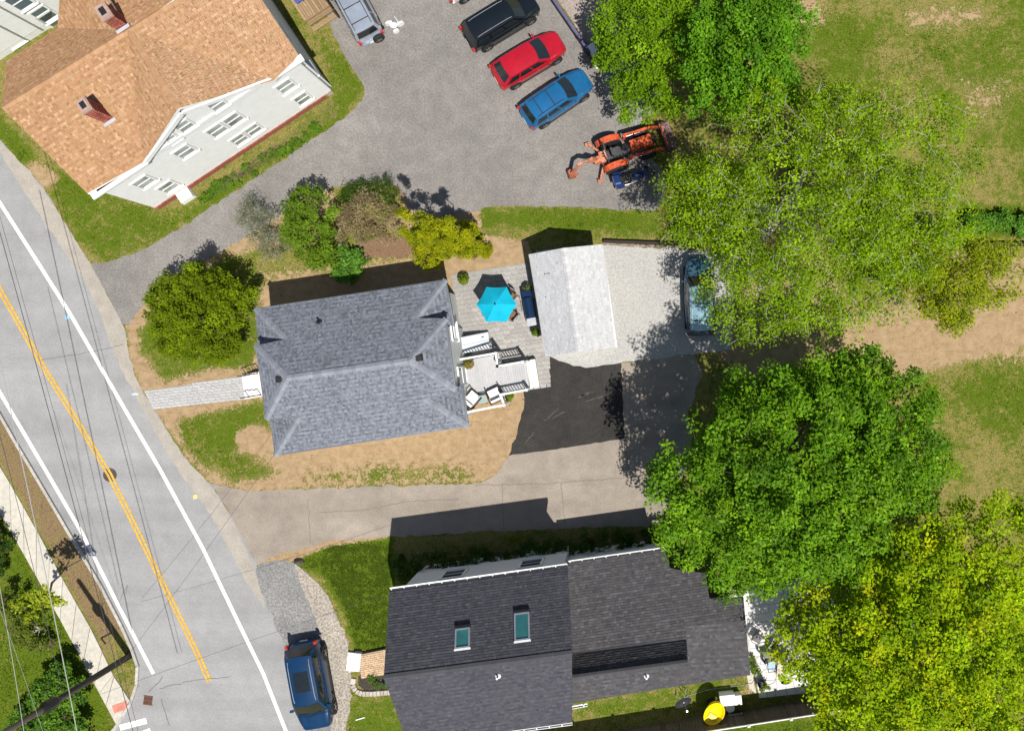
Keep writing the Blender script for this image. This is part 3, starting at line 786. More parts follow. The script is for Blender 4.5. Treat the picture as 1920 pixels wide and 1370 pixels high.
vE = (ne+nE*.005, nE)
M_paneA = mat('window_glass', (0.10, 0.14, 0.16), 0.08, 0.1, 3, spec=0.7)
for q, w, h in (((849, 618), .8, 1.1), ((871, 705), .85, 1.9)):
    c = on((ne+nE*.42, nE), *q); c.z = 2.6 if h < 1.5 else 1.95
    # the wall stands where the eaves minus overhang put it
    base = max([(eI[1]-ne).dot(nE)+((eI[2]-eI[1]).dot(nE))*.5, 0.0])
    c = c-nE*((c-ne).dot(nE)-max(base, 0)-.03)
    window(hA, c, nE, w, h, M_paneA, name='window' if h < 1.5 else 'door', sill=h < 1.5)
# roof vents and pipe
for q, pl in (((524, 711), (RW, (RW-pNWc).cross(pSWc-pNWc).normalized())), ((786, 671), (RE, (RE-pNEc).cross(pSEc-pNEc).normalized()))):
    c = on(pl, *q)
    v_ = MB().box(c+Vector((0, 0, .06)), (.34, .30, .14), R(8), top=.8).build('roof_vent', M_darkmetal, roofA)
c = A_(plN, (599, 604))
MB().tube([c-Vector((0, 0, .1)), c+Vector((0, 0, .42))], .05, 10).lathe(c, [(.16, -.06), (.13, .04), (.06, .09)], 12).build('vent_pipe', M_darkmetal, roofA)
# gutter on the south eave
# front stoop -------------------------------------------------------
stoop = thing('front_steps', 'white concrete front steps with dark handrails at the end of the paver walk', 'steps', P(472, 722))
dW = (P(462, 748)-P(455, 704)).normalized(); fw = Vector((-dW.y, dW.x, 0)); fw = fw if fw.x < 0 else -fw
m0 = (P(456, 702)+P(464, 748))/2; wid = (P(462, 748)-P(455, 704)).length
for i, (dd, z) in enumerate(((-.14, .17), (-.46, .34), (-.95, .51))):
    c = m0+fw*(dd+.0)-fw*.0
    ln = .34 if i < 2 else .72
    MB().box((c.x, c.y, z/2), (ln, wid+.04-.003*i, z), math.atan2(fw.y, fw.x)).build('step', mat('white_concrete', (0.68, 0.66, 0.65), 0.8, 0.04, 4), stoop)
M_iron = mat('black_iron', (0.02, 0.017, 0.016), 0.5, 0.1, 5, metal=0.3)
for s in (-1, 1):
    r_ = MB(); e = dW*(s*(wid/2-.06))
    a = m0+e+fw*(-.20); b = m0+e+fw*(-1.0)
    za, zb = .17, .51
    r_.tube([a+Vector((0, 0, za)), a+Vector((0, 0, za+.85))], .022, 8).tube([b+Vector((0, 0, zb)), b+Vector((0, 0, zb+.85))], .022, 8)
    r_.tube([a+fw*.1+Vector((0, 0, za+.82)), b+Vector((0, 0, zb+.85))], .026, 8)
    for k in range(1, 5):
        t = k/5; q = a.lerp(b, t); zz = za+(zb-za)*t
        r_.tube([q+Vector((0, 0, zz+.1)), q+Vector((0, 0, zz+.84))], .010, 6)
    r_.tube([a+Vector((0, 0, za+.1)), b+Vector((0, 0, zb+.1))], .014, 6)
    r_.build('handrail', M_iron, stoop)

# ---------------------------------------------------------------- garage with the pale roof
hB = thing('garage', 'detached garage with a very pale grey gable roof between patio and gravel', 'garage', P(1075, 565))
gz, ge = 4.0, 2.75
gN, gS = (1056.5, 465), (1085, 659)
plW = plane3((*gN, gz), (*gS, gz), (1007, 573, ge)); plE = plane3((*gN, gz), (*gS, gz), (1143.5, 554, ge))
GN, GS = P(*gN, gz), P(*gS, gz)
gW = [on(plW, 991.5, 477), on(plW, 1022.5, 669), GS, GN]; gE = [on(plE, 1157.5, 651), on(plE, 1130, 458), GN, GS]
roofB = roof_slab(hB, [gW, gE], M_fasciaw)
palB = [(0.455, 0.46, 0.475, 4), (0.475, 0.48, 0.49, 4), (0.435, 0.44, 0.455, 1)]
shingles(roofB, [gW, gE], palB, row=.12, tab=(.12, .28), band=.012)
caps(roofB, [(GN, GS)], [(0.52, 0.52, 0.53, 1), (.47, .47, .48, 1)], w=.28)
gI = inset([Vector((p.x, p.y, 0)) for p in (gW[0], gW[1], gE[0], gE[1])], .25)
mb = MB(); mb.prism(gI, 0, ge-.03)
for a, b, r_ in ((gI[3], gI[0], GN), (gI[1], gI[2], GS)):
    m_ = (a+b)/2; m_.z = gz-.30
    mb.quad(Vector((a.x, a.y, ge-.05)), Vector((b.x, b.y, ge-.05)), m_)
mb.build('wall', M_sidingA, hB)
d = (gI[2]-gI[1]).normalized(); nS = Vector((d.y, -d.x, 0)); nS = nS if nS.y < 0 else -nS
c = (gI[1]+gI[2])/2+nS*.02
dm = MB()
for i in range(4): dm.box((c.x, c.y, .28+i*.52), (2.4, .05, .49), math.atan2(d.y, d.x))
dm.build('garage_door', M_fasciaw, hB)
for q in ((1021.5, 513.5), (1026, 512.8), (1029.5, 512.6), (1023, 557)):
    c = on(plW, *q); MB().lathe(c, [(.035, 0), (.03, .04), (.0, .05)], 8).build('roof_nail_boot', M_black, roofB)

# ---------------------------------------------------------------- large house with the terracotta shingle roof
hC = thing('large_house', 'large white clapboard house with terracotta brown shingle roof and two brick chimneys', 'house', P(400, 180))
CE, CR = 5.3, 7.25
Aq, J, SW = (4, 203), (240, 57), (165, 364)
plSm = plane3((*Aq, CR), (*J, CR), (*SW, CE)); plNm = plane3((*Aq, CR), (*J, CR), (12, 116, CE))
K = (334, 204); VL = (270, 304); VR = (512, 152)
Bq = (451, -74)
plNc = plane_w(P(*J, CR), P(167, -60, CR), on(plNm, 108, 53)); plNr = plane3((*J, CR), (*Bq, CR), (330, -190, CE))
PJ, PK, PA_, PB = P(*J, CR), P(*K, CR), P(*Aq, CR), P(*Bq, CR)
pVL, pVR = on(plSm, *VL), on(plSm, *VR); pVN = on(plNm, 108, 53)
pSW = P(*SW, CE); pE5 = on(plSm, 561, 105)
Sl = [pSW, pVL, PJ, PA_]; Cl = [pVL, PK, PJ]; Cr = [PK, pVR, PJ]; Sr = [pVR, pE5, on(plSm, 440, -76), PB, PJ]
Nl = [PA_, PJ, pVN, P(12, 116, CE)]; Nc = [PJ, P(167, -60, CR), on(plNc, 40, -60), on(plNc, 112, 0), pVN]; Nr = [PJ, PB, on(plNr, 430, -190), on(plNr, 150, -100), on(plNr, 167, -60)]
planesC = [Sl, Cl, Cr, Sr, Nl, Nc, Nr]
roofC = roof_slab(hC, planesC, M_fasciaw, th=.2)
palC = [(0.345, 0.19, 0.100, 4), (0.375, 0.215, 0.117, 4), (0.295, 0.16, 0.08, 1.6), (0.43, 0.265, 0.155, 1.6), (0.335, 0.205, 0.095, 2)]
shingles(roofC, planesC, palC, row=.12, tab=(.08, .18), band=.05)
caps(roofC, [(PA_, PJ), (PJ, PK), (PJ, PB)], [(.39, .23, .125, 1), (.36, .205, .11, 1)], w=.26)
# walls: south wall line on the ground
g0, g1 = P(296, 391), P(625, 173)
dS = (g1-g0).normalized(); nSo = Vector((dS.y, -dS.x, 0)); nSo = nSo if nSo.y < 0 else -nSo
vS = (g0, nSo)
gw0 = Vector((pVL.x, pVL.y, 0)); gw1 = Vector((pVR.x, pVR.y, 0))
tl = (gw0-g0).dot(dS); tr_ = (gw1-g0).dot(dS); tp = (tl+tr_)/2; Ls = (g1-g0).length
pkz = CR-.25
def zsouth(t):
    x = t*Ls
    if x <= tl or x >= tr_: return CE-.1
    return CE-.1+(pkz-CE+.1)*(1-abs(x-tp)/((tr_-tl)/2))
depth = 6.95; wb = g0-nSo*depth; wb1 = g1-nSo*depth
mb = MB(); mb.prism([g0, g1, wb1, wb], 0.0, CE-.12)
q = -nSo*.02
mb.add([g0+dS*tl+Vector((0, 0, CE-.3)), g0+dS*tr_+Vector((0, 0, CE-.3)), g0+dS*tp+Vector((0, 0, pkz))], [(0, 1, 2)])
mid = -nSo*4.0
for e in (g0+dS*.02, g1-dS*.02):
    mb.add([e+Vector((0, 0, CE-.3)), e-nSo*depth+Vector((0, 0, CE-.3)), e+mid+Vector((0, 0, CR-.3))], [(0, 1, 2), (2, 1, 0)])
mb.build('wall', M_clap, hC)
clapboards('clapboards', hC, g0, g1, .45, zsouth, nSo, M_clap, .17)
clapboards('clapboards', hC, g1, wb1, .45, CE-.1, dS, M_clap, .17)
# brick foundation, laid brick by brick along the visible foot of the wall
fnd = MB().bar(g0+nSo*.02+Vector((0, 0, .2)), g1+nSo*.02+Vector((0, 0, .2)), .08, .46).build('foundation', mat('mortar', (0.42, 0.36, 0.32), 0.95), hC)
bm = MB().box((0, 0, 0), (.21, .05, .062), top=.97).mesh('brick', mat('foundation_brick', (0.30, 0.095, 0.07), 0.9, 0.2, 12, rnd=0.3))
ang = math.atan2(dS.y, dS.x)
for r_ in range(5):
    for i in range(int((Ls-.3)/.225)):
        if r_ < 4: continue
        p = g0+dS*(.14+i*.225+(r_ % 2)*.11)+nSo*.075+Vector((0, 0, .05+r_*.078))
        o = link_mesh('brick', bm, fnd); o.location = p-P(400, 180); o.rotation_euler = (0, 0, ang)
rest = MB()
for r_ in range(4):
    for i in range(int((Ls-.3)/.225)):
        p = g0+dS*(.14+i*.225+(r_ % 2)*.11)+nSo*.075+Vector((0, 0, .05+r_*.078)); rest.box(p, (.21, .05, .062), ang)
tag(rest.build('bricks_below', MATS['foundation_brick'], fnd), kind='stuff')
# trim: horizontal band at the eaves, rake boards, cornice returns
tb = MB()
tb.bar(g0+nSo*.06+Vector((0, 0, CE-.22)), g1+nSo*.06+Vector((0, 0, CE-.22)), .09, .30)
tb.build('frieze_board', M_white, hC)
rk = MB()
for e0, e1 in ((pVL, PK), (pVR, PK)):
    a = g0+dS*((e0-g0).dot(dS))+nSo*.22; b = g0+dS*((e1-g0).dot(dS))+nSo*.22
    rk.bar(Vector((a.x, a.y, CE-.10)), Vector((b.x, b.y, CR-.14)), .10, .24)
rk.build('rake_board', M_white, hC)
for e0, e1 in ((g0-dS*.35, g0+dS*(tl+.1)), (g0+dS*(tr_-.1), g1+dS*.35)):
    cn = MB()
    for k, (o_, z, hh) in enumerate(((.10, CE-.34, .16), (.22, CE-.21, .13), (.34, CE-.12, .10))):
        a, b = e0+nSo*(o_/2-.02), e1+nSo*(o_/2-.02); cn.bar(Vector((a.x, a.y, z)), Vector((b.x, b.y, z)), o_, hh)
    cn.build('cornice', M_white, hC)
M_paneC = mat('curtained_glass', (0.30, 0.33, 0.31), 0.12, 0.5, 1.1, spec=0.6)
for (x, y), w, h in (((346, 236), .75, 1.1), ((407, 196), .75, 1.1), ((323, 260), .5, .8), ((346, 284), .9, 1.25), ((407, 244), .9, 1.25), ((438, 224), .9, 1.25),
                     ((536, 162), .9, 1.25), ((567, 185), .8, 1.25), ((449, 261), .8, 1.15), ((475, 243), .8, 1.15), ((316, 350), .9, 1.25), ((270, 341), .9, 1.25)):
    window(hC, on((g0+nSo*.03, nSo), x, y), nSo, w*.82, h*.80, M_paneC, fr=.10)
vEa = (g1+dS*.03, dS)
for (x, y) in ((536, 25), (560, 62), (582, 92), (575, 118), (520, 50)):
    window(hC, on(vEa, x, y), dS, .8, 1.3, M_paneA, fr=.11)
# downspout on the east corner
a = g1-nSo*.3+dS*.08
MB().tube([a+Vector((0, 0, .1)), a+Vector((0, 0, CE-.2))], .045, 8).build('downspout', M_white, hC)
# bulkhead by the south wall
bk = P(352, 368)
MB().box((bk.x, bk.y, .22), (.8, .62, .36), ang, top=.9).build('cellar_bulkhead', M_white, hC)
# chimneys
def chimney(c, w, l, z0, z1, rz, pot=False):
    stck = MB().box((c.x, c.y, (z0+z1)/2), (w, l, z1-z0), rz).box((c.x, c.y, z1-.10), (w+.09, l+.09, .12), rz).build('chimney', mat('chimney_mortar', (0.36, 0.25, 0.21), 0.95), hC)
    co, si = math.cos(rz), math.sin(rz); bk_ = MB(); M_cb = mat('chimney_brick', (1, 1, 1), 0.9, 0.25, 10, attr=True)
    n = int((z1-z0-.16)/.076)
    for face, (ln, wd) in enumerate(((w, l), (l, w), (w, l), (l, w))):
        k = max(1, int(ln/.21))
        for r_ in range(n):
            for i in range(k):
                x = -ln/2+(i+.5+(.25 if r_ % 2 else -.25))*ln/k; x = min(max(x, -ln/2+.09), ln/2-.09); y = -wd/2
                a = face*math.pi/2; X, Y = x*math.cos(a)-y*math.sin(a), x*math.sin(a)+y*math.cos(a); g = rng.uniform(.65, 1.35)
                bk_.box((c.x+X*co-Y*si, c.y+X*si+Y*co, z0+.05+r_*.076), (ln/k-.02, .03, .06), rz+a, col=(.30*g, .085*g, .06*g))
    tag(bk_.build('bricks', M_cb, stck, col=True), kind='stuff')
    MB().box((c.x, c.y, z1+.01), (w*.55, l*.55, .05), rz).build('flue', M_black, stck)
    return stck
for (bx, by), w, l, hz in (((214, 222), .42, .58, 1.6), ((238, 46), .46, .62, 1.1)):
    c = on(plSm, bx, by); c = c-nSo*.35-dS*.25
    chimney(c, w, l, c.z-.55, c.z+hz, ang)
    fl = MB(); b0 = c+nSo*(l/2+.12); zf = plSm[0].z-((b0.x-plSm[0].x)*plSm[1].x+(b0.y-plSm[0].y)*plSm[1].y)/plSm[1].z+.06
    fl.bar(Vector((b0.x, b0.y, zf))-dS*(w/2+.1), Vector((b0.x, b0.y, zf))+dS*(w/2+.1), .15, .04)
    fl.build('flashing', mat('lead_flashing', (0.62, 0.66, 0.72), 0.35, 0.05, 4, metal=0.4), roofC)
# wooden deck and steps by the east wall
M_deckw = mat('weathered_boards', (0.27, 0.185, 0.105), 0.85, 0.2, 4, rnd=0.25, stretch=(1, 9, 9))
dk = thing('wooden_deck', 'weathered brown wooden deck with steps and rail along the large house', 'deck', P(575, 30))
o0 = g1+dS*.95-nSo*3.7; dirn = -nSo
for i in range(11):
    a = o0+dS*(i*.145); b = a+dirn*5
    MB().bar(a+Vector((0, 0, .62)), b+Vector((0, 0, .62)), .132, .04).build('board', M_deckw, dk)
for k, (dd, z) in enumerate(((.22, .42), (.5, .22))):
    for j in range(2):
        a = o0-dirn*(dd-.13*j)
        MB().bar(a+Vector((0, 0, z)), a+dS*1.5+Vector((0, 0, z)), .12, .04).build('tread', M_deckw, dk)
fr = MB(); fr.bar(o0+Vector((0, 0, .32)), o0+dS*1.5+Vector((0, 0, .32)), .08, .56); fr.build('fascia', M_deckw, dk)
M_deckd = mat('dark_rail_wood', (0.085, 0.055, 0.035), 0.85, 0.2, 5)
e0 = o0+dS*1.53
rl = MB()
for t in (-.55, 0, 1.6):
    p = e0+dirn*t; zb = .6 if t >= 0 else .1
    rl.bar(p+Vector((0, 0, .0)), p+Vector((0, 0, zb+.9)), .09, .09)
rl.bar(e0-dirn*.55+Vector((0, 0, 1.0)), e0+Vector((0, 0, 1.5)), .05, .09).bar(e0+Vector((0, 0, 1.5)), e0+dirn*1.6+Vector((0, 0, 1.5)), .05, .09)
p2 = e0+dirn*1.6
rl.bar(p2+Vector((0, 0, 1.5)), p2-dS*.9+Vector((0, 0, 1.5)), .05, .09)
rl.build('railing', M_deckd, dk)
for i in range(9):
    p = e0+dirn*(.1+i*.17); MB().bar(p+Vector((0, 0, .66)), p+Vector((0, 0, 1.49)), .035, .035).build('baluster', M_deckd, dk)
# white ramp board beside the deck
rp = thing('ramp_board', 'long white board lying beside the wooden deck', 'board', P(600, 12))
a, b = P(589, -30, .12), P(608, 22, .12)
MB().bar(a, b, .42, .12).build('board', M_white, rp)
# folding chair on the deck
ch = thing('folding_chair', 'folding chair with blue cloth seat on the brown wooden deck', 'chair', P(565, 4, .65))
c = P(565, 3, .65)
MB().box((c.x, c.y, c.z+.42), (.46, .44, .03), .5).build('seat', mat('blue_cloth', (0.06, 0.09, 0.28), 0.9, 0.1, 5), ch)
MB().box((c.x-.2, c.y+.22, c.z+.68), (.46, .04, .42), .5).build('backrest', MATS['blue_cloth'], ch)
for sx, sy in ((-1, -1), (1, -1), (1, 1), (-1, 1)):
    MB().tube([c+Vector((sx*.24, sy*.22, 0.0)), c+Vector((sx*.16, sy*.14, .41))], .013, 6).build('leg', M_white, ch)

# white neighbouring building whose wall shows at the frame corner
hD = thing('white_building', 'white building wall with two grey windows behind the large terracotta roofed house', 'building', P(30, 40))
uD = (P(205, -132)-P(0, 0)).normalized(); a1 = P(150, 16.5); a0 = a1-uD*9.0; nD = Vector((uD.y, -uD.x, 0)); nD = nD if nD.x > 0 else -nD
mb = MB(); mb.prism([a0, a1, a1-nD*6, a0-nD*6], 0, 7.2); mb.build('wall', M_clap, hD)
clapboards('clapboards', hD, a0, a1, .5, 7.1, nD, M_clap, .2)
vD = (a0+nD*.03, nD)
MB().prism([a0+nD*.3, a1+nD*.3, a1-nD*6.3, a0-nD*6.3], 7.2, 7.4).build('roof', M_fasciaw, hD)
for (x, y) in ((36, 3), (83, 27), (97, 35)):
    window(hD, on(vD, x, y), nD, .75, 1.2, M_paneA, fr=.1)
for x, y in ((84, 59), (58, 79)):
    c = on(vD, x, y); MB().tube([Vector((c.x, c.y, .3))+nD*.05, Vector((c.x, c.y, 7.0))+nD*.05], .04, 6).build('downspout', M_steel, hD)
sp_ = thing('porch_steps', 'red brick porch steps with white treads in front of the white building', 'steps', P(30, 90))
for i in range(5):
    c = P(38-9.5*i, 85-7*i, .17*(i+1)); MB().bar(c-uD*.5, c+uD*.5, .13, .05).build('tread', M_white, sp_)
    c = c-nD*.13-Vector((0, 0, .06)); MB().bar(c-uD*.5, c+uD*.5, .16, .10).build('riser', M_brick, sp_)

# ---------------------------------------------------------------- dark-roofed house at the bottom
hE = thing('dark_roofed_house', 'house with a charcoal shingle gable roof, two skylights and a lower wing', 'house', P(980, 1180))
EZ, ERZ = 5.5, 8.0
eRW, eRE = (719.5, 1270), (1072.5, 1224)
plEN = plane3((*eRW, ERZ), (*eRE, ERZ), (897, 1084, EZ)); plES = plane3((*eRW, ERZ), (*eRE, ERZ), (920, 1375, EZ))
n0, n1 = on(plEN, 730.5, 1106.5), on(plEN, 1063.5, 1061); r0, r1 = P(*eRW, ERZ), P(*eRE, ERZ)
s0, s1 = on(plES, 766, 1396), on(plES, 1072.5, 1354)
mN = [n1, n0, r0, r1]; mS = [s0, s1, r1, r0]
z1_, z2_ = 4.83, 5.95
plWn = plane3((1064, 1056, 3.4), (1246, 1030, 3.4), (1184, 1211.5, z1_))
wN = [on(plWn, *q) for q in ((1046, 1058.5), (1058, 1228), (1287, 1198), (1286, 1172), (1398, 1162), (1394, 1119), (1331, 1127), (1323, 1074), (1257, 1066), (1246, 1030))]
wSt = [wN[1], P(1062, 1270.5, z2_), P(1290, 1240, z2_), wN[2]]

plXs = plane_w(wN[3], wN[4], P(1352, 1273, 3.5)); xS = [on(plXs, 1250, 1175.5), on(plXs, 1262, 1287), on(plXs, 1407, 1265), wN[4]]
plWs = plane3((1088, 1267, z2_), (1290, 1240, z2_), (1200, 1297, 5.1)); wSs = [wSt[1], on(plWs, 1072, 1317.5), on(plWs, 1299, 1281), wSt[2]]
wSt = [wN[1], wSt[1], wSt[2], wN[2]]
M_fasciad = mat('grey_fascia', (0.55, 0.56, 0.57), 0.5, 0.05, 3)
planesE = [mN, mS, wN, wSt, wSs, xS]
roofE = roof_slab(hE, planesE, mat('dark_drip_edge', (0.06, 0.06, 0.066), 0.6))
palE = [(0.056, 0.056, 0.069, 5), (0.064, 0.064, 0.077, 4), (0.074, 0.072, 0.082, 2), (0.048, 0.048, 0.060, 1.5)]
palE2 = [(0.064, 0.062, 0.067, 5), (0.073, 0.070, 0.074, 4), (0.085, 0.082, 0.087, 2), (0.056, 0.054, 0.058, 1.5), (0.088, 0.093, 0.104, .6)]
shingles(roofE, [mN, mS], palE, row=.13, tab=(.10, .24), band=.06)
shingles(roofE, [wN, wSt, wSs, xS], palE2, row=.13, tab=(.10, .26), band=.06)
caps(roofE, [(r0, r1)], [(0.06, 0.06, 0.068, 1)], w=.26); caps(roofE, [(wSt[1], wSt[2])], [(0.06, 0.06, 0.066, 1)], w=.2)
M_wallE = mat('white_siding', (0.62, 0.66, 0.70), 0.6, 0.04, 3)
bI = inset([Vector((p.x, p.y, 0)) for p in (n0, n1, s1, s0)], .28)
mb = MB(); mb.prism(bI, 0, EZ-.04)
for a, b in ((bI[0], bI[3]), (bI[1], bI[2])):
    m_ = (a+b)/2; mb.add([Vector((a.x, a.y, EZ-.1)), Vector((b.x, b.y, EZ-.1)), Vector((m_.x, m_.y, ERZ-.35))], [(0, 1, 2), (2, 1, 0)])
mb.build('wall', M_wallE, hE)
dN = (bI[1]-bI[0]).normalized(); nN = Vector((-dN.y, dN.x, 0)); nN = nN if nN.y > 0 else -nN
dEe = (bI[2]-bI[1]).normalized(); nEe = Vector((-dEe.y, dEe.x, 0)); nEe = nEe if nEe.x > 0 else -nEe
clapboards('clapboards', hE, bI[0], bI[1], .3, EZ-.1, nN, M_wallE, .15)
Lg = (bI[2]-bI[1]).length
clapboards('clapboards', hE, bI[1], bI[2], .3, lambda t: EZ-.1+(ERZ-.3-EZ)*(1-abs(t-.5)*2), nEe, M_wallE, .15)
# wing walls
wI = inset([Vector((p.x, p.y, 0)) for p in (wN[0], on(plWn, 1246, 1030), P(1290, 1240, z2_), P(1299, 1281, 5.1), P(1100, 1313, 5.1))], .2)
mb = MB(); mb.prism(wI, 0, 3.3)
x4 = inset([Vector((p.x, p.y, 0)) for p in (wSt[1], wSt[2], wSs[2], wSs[1])], .12); mb.prism(x4, 3.0, 5.0)
xe = inset([Vector((p.x, p.y, 0)) for p in (wN[3], wN[4], xS[2], xS[1])], .2); mb.prism(xe, 0, 3.35)
mb.build('wing_wall', M_wallE, hE)
for (x, y) in ((851, 1076), (996, 1056)):
    window(hE, on((bI[0]+nN*.03, nN), x, y), nN, 1.0, 1.25, M_glass, fr=.1)
# gutters in white
def gutter(a, b, nrm):
    g = MB(); a = a+nrm*.06-Vector((0, 0, .07)); b = b+nrm*.06-Vector((0, 0, .07))
    d = (b-a).normalized(); z = Vector((0, 0, 1))
    g.bar(a+nrm*.055, b+nrm*.055, .022, .11).bar(a-z*.045, b-z*.045, .10, .02)
    gg = g.build('gutter', M_white, roofE)
    k = MB(); n = int((b-a).length/.6)
    for i in range(n+1):
        p = a+d*(.08+i*.6)
        if (p-a).length < (b-a).length-.05: k.bar(p-nrm*.05+z*.045, p+nrm*.07+z*.045, .045, .02)
    k.build('gutter_bracket', M_white, gg)
gutter(n0, n1, nN); gutter(on(plWn, 1066, 1055.7), on(plWn, 1246, 1030), nN); gutter(s0, s1, -nN); gutter(P(1068, 1325, 5.1), P(1101, 1319, 5.1), -nN)
# skylights
M_sky = mat('skylight_glass', (0.03, 0.13, 0.135), 0.1, 0.15, 2, spec=0.6)
up = plEN[1]; vup = (r0-n0).normalized(); uE = (r1-r0).normalized()
for (x, y), w, l in (((868, 1197), .54, .78), ((979.5, 1175), .56, 1.14)):
    c = on(plEN, x, y)+up*.06; ux = uE; vy = up.cross(ux).normalized()
    M3 = Matrix((ux, vy, up)).transposed()
    def bx(mb, cx, cy, cz, sx, sy, sz):
        vs = [c+M3 @ Vector((cx+a*sx/2, cy+b*sy/2, cz+e*sz/2)) for e in (-1, 1) for a, b in ((-1, -1), (1, -1), (1, 1), (-1, 1))]
        mb.add(vs, [(3, 2, 1, 0), (4, 5, 6, 7), (0, 1, 5, 4), (1, 2, 6, 5), (2, 3, 7, 6), (3, 0, 4, 7)])
    f = MB()
    for sx in (-1, 1): bx(f, sx*(w/2+.035), 0, 0, .07, l+.14, .16)
    for sy in (-1, 1): bx(f, 0, sy*(l/2+.035), .001, w, .07, .16)
    sk = f.build('skylight', M_steel, roofE)
    g = MB(); bx(g, 0, 0, .01, w-.004, l-.004, .05); g.build('pane', M_sky, sk)
    g = MB(); bx(g, 0, -(l/2+.10), .02, w+.2, .07, .05); g.build('sill', M_white, sk)
    hd = MB(); bx(hd, 0, l/2+.12, .03, w+.16, .13, .16); hd.build('hood', M_darkmetal, sk)
for pl, q in ((plES, (934, 1266)), (plane3((1088, 1267, z2_), (1290, 1240, z2_), (1200, 1297, 5.1)), (1212, 1266))):
    c = on(pl, *q); MB().tube([c-Vector((0, 0, .1)), c+Vector((0, 0, .38))], .045, 10).lathe(c, [(.15, -.06), (.12, .05), (.05, .1)], 12).build('vent_pipe', M_white, roofE)
# small timber porch bay at the wing's end
pc = thing('pergola', 'dark timber pergola beams beside the end of the lower wing', 'pergola', P(1360, 1105))
for i, (a, b) in enumerate((((1330, 1106), (1392, 1098)), ((1330, 1116), (1385, 1110)), ((1332, 1096), (1392, 1088)))):
    MB().bar(P(*a, 2.6), P(*b, 2.6), .09, .14).build('beam', mat('grey_timber', (0.16, 0.13, 0.10), 0.9, 0.2, 6), pc)
for x, y in ((1392, 1098), (1388, 1110), (1391, 1088)):
    c = P(x, y, 2.5); MB().bar(Vector((c.x, c.y, 0)), c, .1, .1).build('post', MATS['grey_timber'], pc)
for i in range(4):
    MB().bar(P(1368+i*1.5, 1104+i*4.6, .17*(3-i)+.12), P(1384+i*1.5, 1102+i*4.6, .17*(3-i)+.12), .16, .05).build('tread', mat('grey_tread', (0.4, 0.37, 0.31), 0.9), pc)
# TV antenna on the wing
an = thing('roof_antenna', 'black television antenna on the eave of the lower wing', 'antenna', P(1391, 1160, 3.6))
c0 = P(1391, 1160, 3.4); t_ = c0+Vector((0, 0, 1.3))
MB().tube([c0, t_], .022, 8).build('mast', M_darkmetal, an)
ax = Vector((.75, .62, 0)); sd = Vector((-.62, .75, 0))
b_ = MB().tube([t_-ax*.1-sd*.6, t_+sd*.7], .014, 6)
for i in range(-3, 4): b_.tube([t_+sd*(i*.2)-ax*(.42-.05*abs(i)), t_+sd*(i*.2)+ax*(.42-.05*abs(i))], .007, 5)
b_.build('boom', M_darkmetal, an)
# front step, landing and planting bed of this house
fs_ = thing('entry_steps', 'white concrete entry steps beside the charcoal roofed house', 'steps', P(662, 1238))
ea = R(-6)
MB().box(P(660, 1238)+Vector((0, 0, .08)), (.42, .98, .2), ea).build('step', MATS['white_concrete'], fs_)
MB().box(P(672, 1237)+Vector((0, 0, .16)), (.40, .96, .34), ea).build('step', MATS['white_concrete'], fs_)
lay('landing_paving', [(676, 1224), (724, 1214), (722, 1260), (680, 1266)], (680, 1266), (722, 1258), .22, .11, mat('tan_brick_pavers', (0.50, 0.36, 0.235), 0.9, 0.12, 9, rnd=0.14), .05, P(700, 1240), z=.30, sizes=[.2, .22, .28])
MB().prism([P(676, 1224), P(730, 1213), P(730, 1260), P(680, 1267)], 0, .26).build('landing', mat('landing_base', (0.40, 0.30, 0.2), 0.9), fs_)
sheet('planting_bed', [(672, 1266), (732, 1258), (736, 1292), (684, 1294), (672, 1284)], 0.008, mat('dark_soil', (0.05, 0.042, 0.035), 0.95, 0.3, 12, bump=.6), 31, 1.2)
# curved bed edging, stone by stone
edg = thing('bed_edging', 'curved row of pale edging stones round the small planting bed', 'edging', P(690, 1300))
M_edge = mat('edging_stone', (0.42, 0.37, 0.32), 0.9, 0.15, 8, rnd=0.22, bump=.4)
ep = dense([(664, 1270), (662, 1282), (668, 1294), (680, 1299), (700, 1299), (734, 1296)], 6.5)
for i, (a, b) in enumerate(zip(ep, ep[1:])):
    p = (P(*a)+P(*b))/2; d = P(*b)-P(*a)
    o = MB().box((0, 0, .05), (d.length-.015, .26+rng.rand()*.03, .12), math.atan2(d.y, d.x), top=.93).build('edging_stone', M_edge, edg); o.location = Vector((p.x, p.y, 0))-P(690, 1300)
    o.data.transform(Matrix.Translation(P(690, 1300)))
wr_ = thing('white_stick', 'short white stick lying on the front lawn', 'stick', P(676, 1348))
MB().bar(P(667, 1349, .03), P(684, 1344, .03), .05, .05).build('stick', M_white, wr_)
st_ = thing('boulder', 'dark pointed boulder at the lawn corner by the gravel parking', 'boulder', P(560, 1052))
c = P(561, 1052)
MB().lathe((c.x, c.y, 0), [(.30, -.05), (.28, .12), (.16, .26), (.04, .33)], 7, sy=.6).build('stone', mat('dark_stone', (0.09, 0.075, 0.065), 0.9, 0.3, 8, bump=.5), st_)

# ================================================================ DECK OF THE GREY HOUSE
dkA = thing('porch_deck', 'raised grey composite deck with white railings behind the grey house', 'deck', P(930, 705))
M_comp = mat('grey_composite', (0.40, 0.40, 0.41), 0.7, 0.05, 4, rnd=0.05)
DZ = 0.95
def D(x, y, z=DZ): return P(x, y, z)
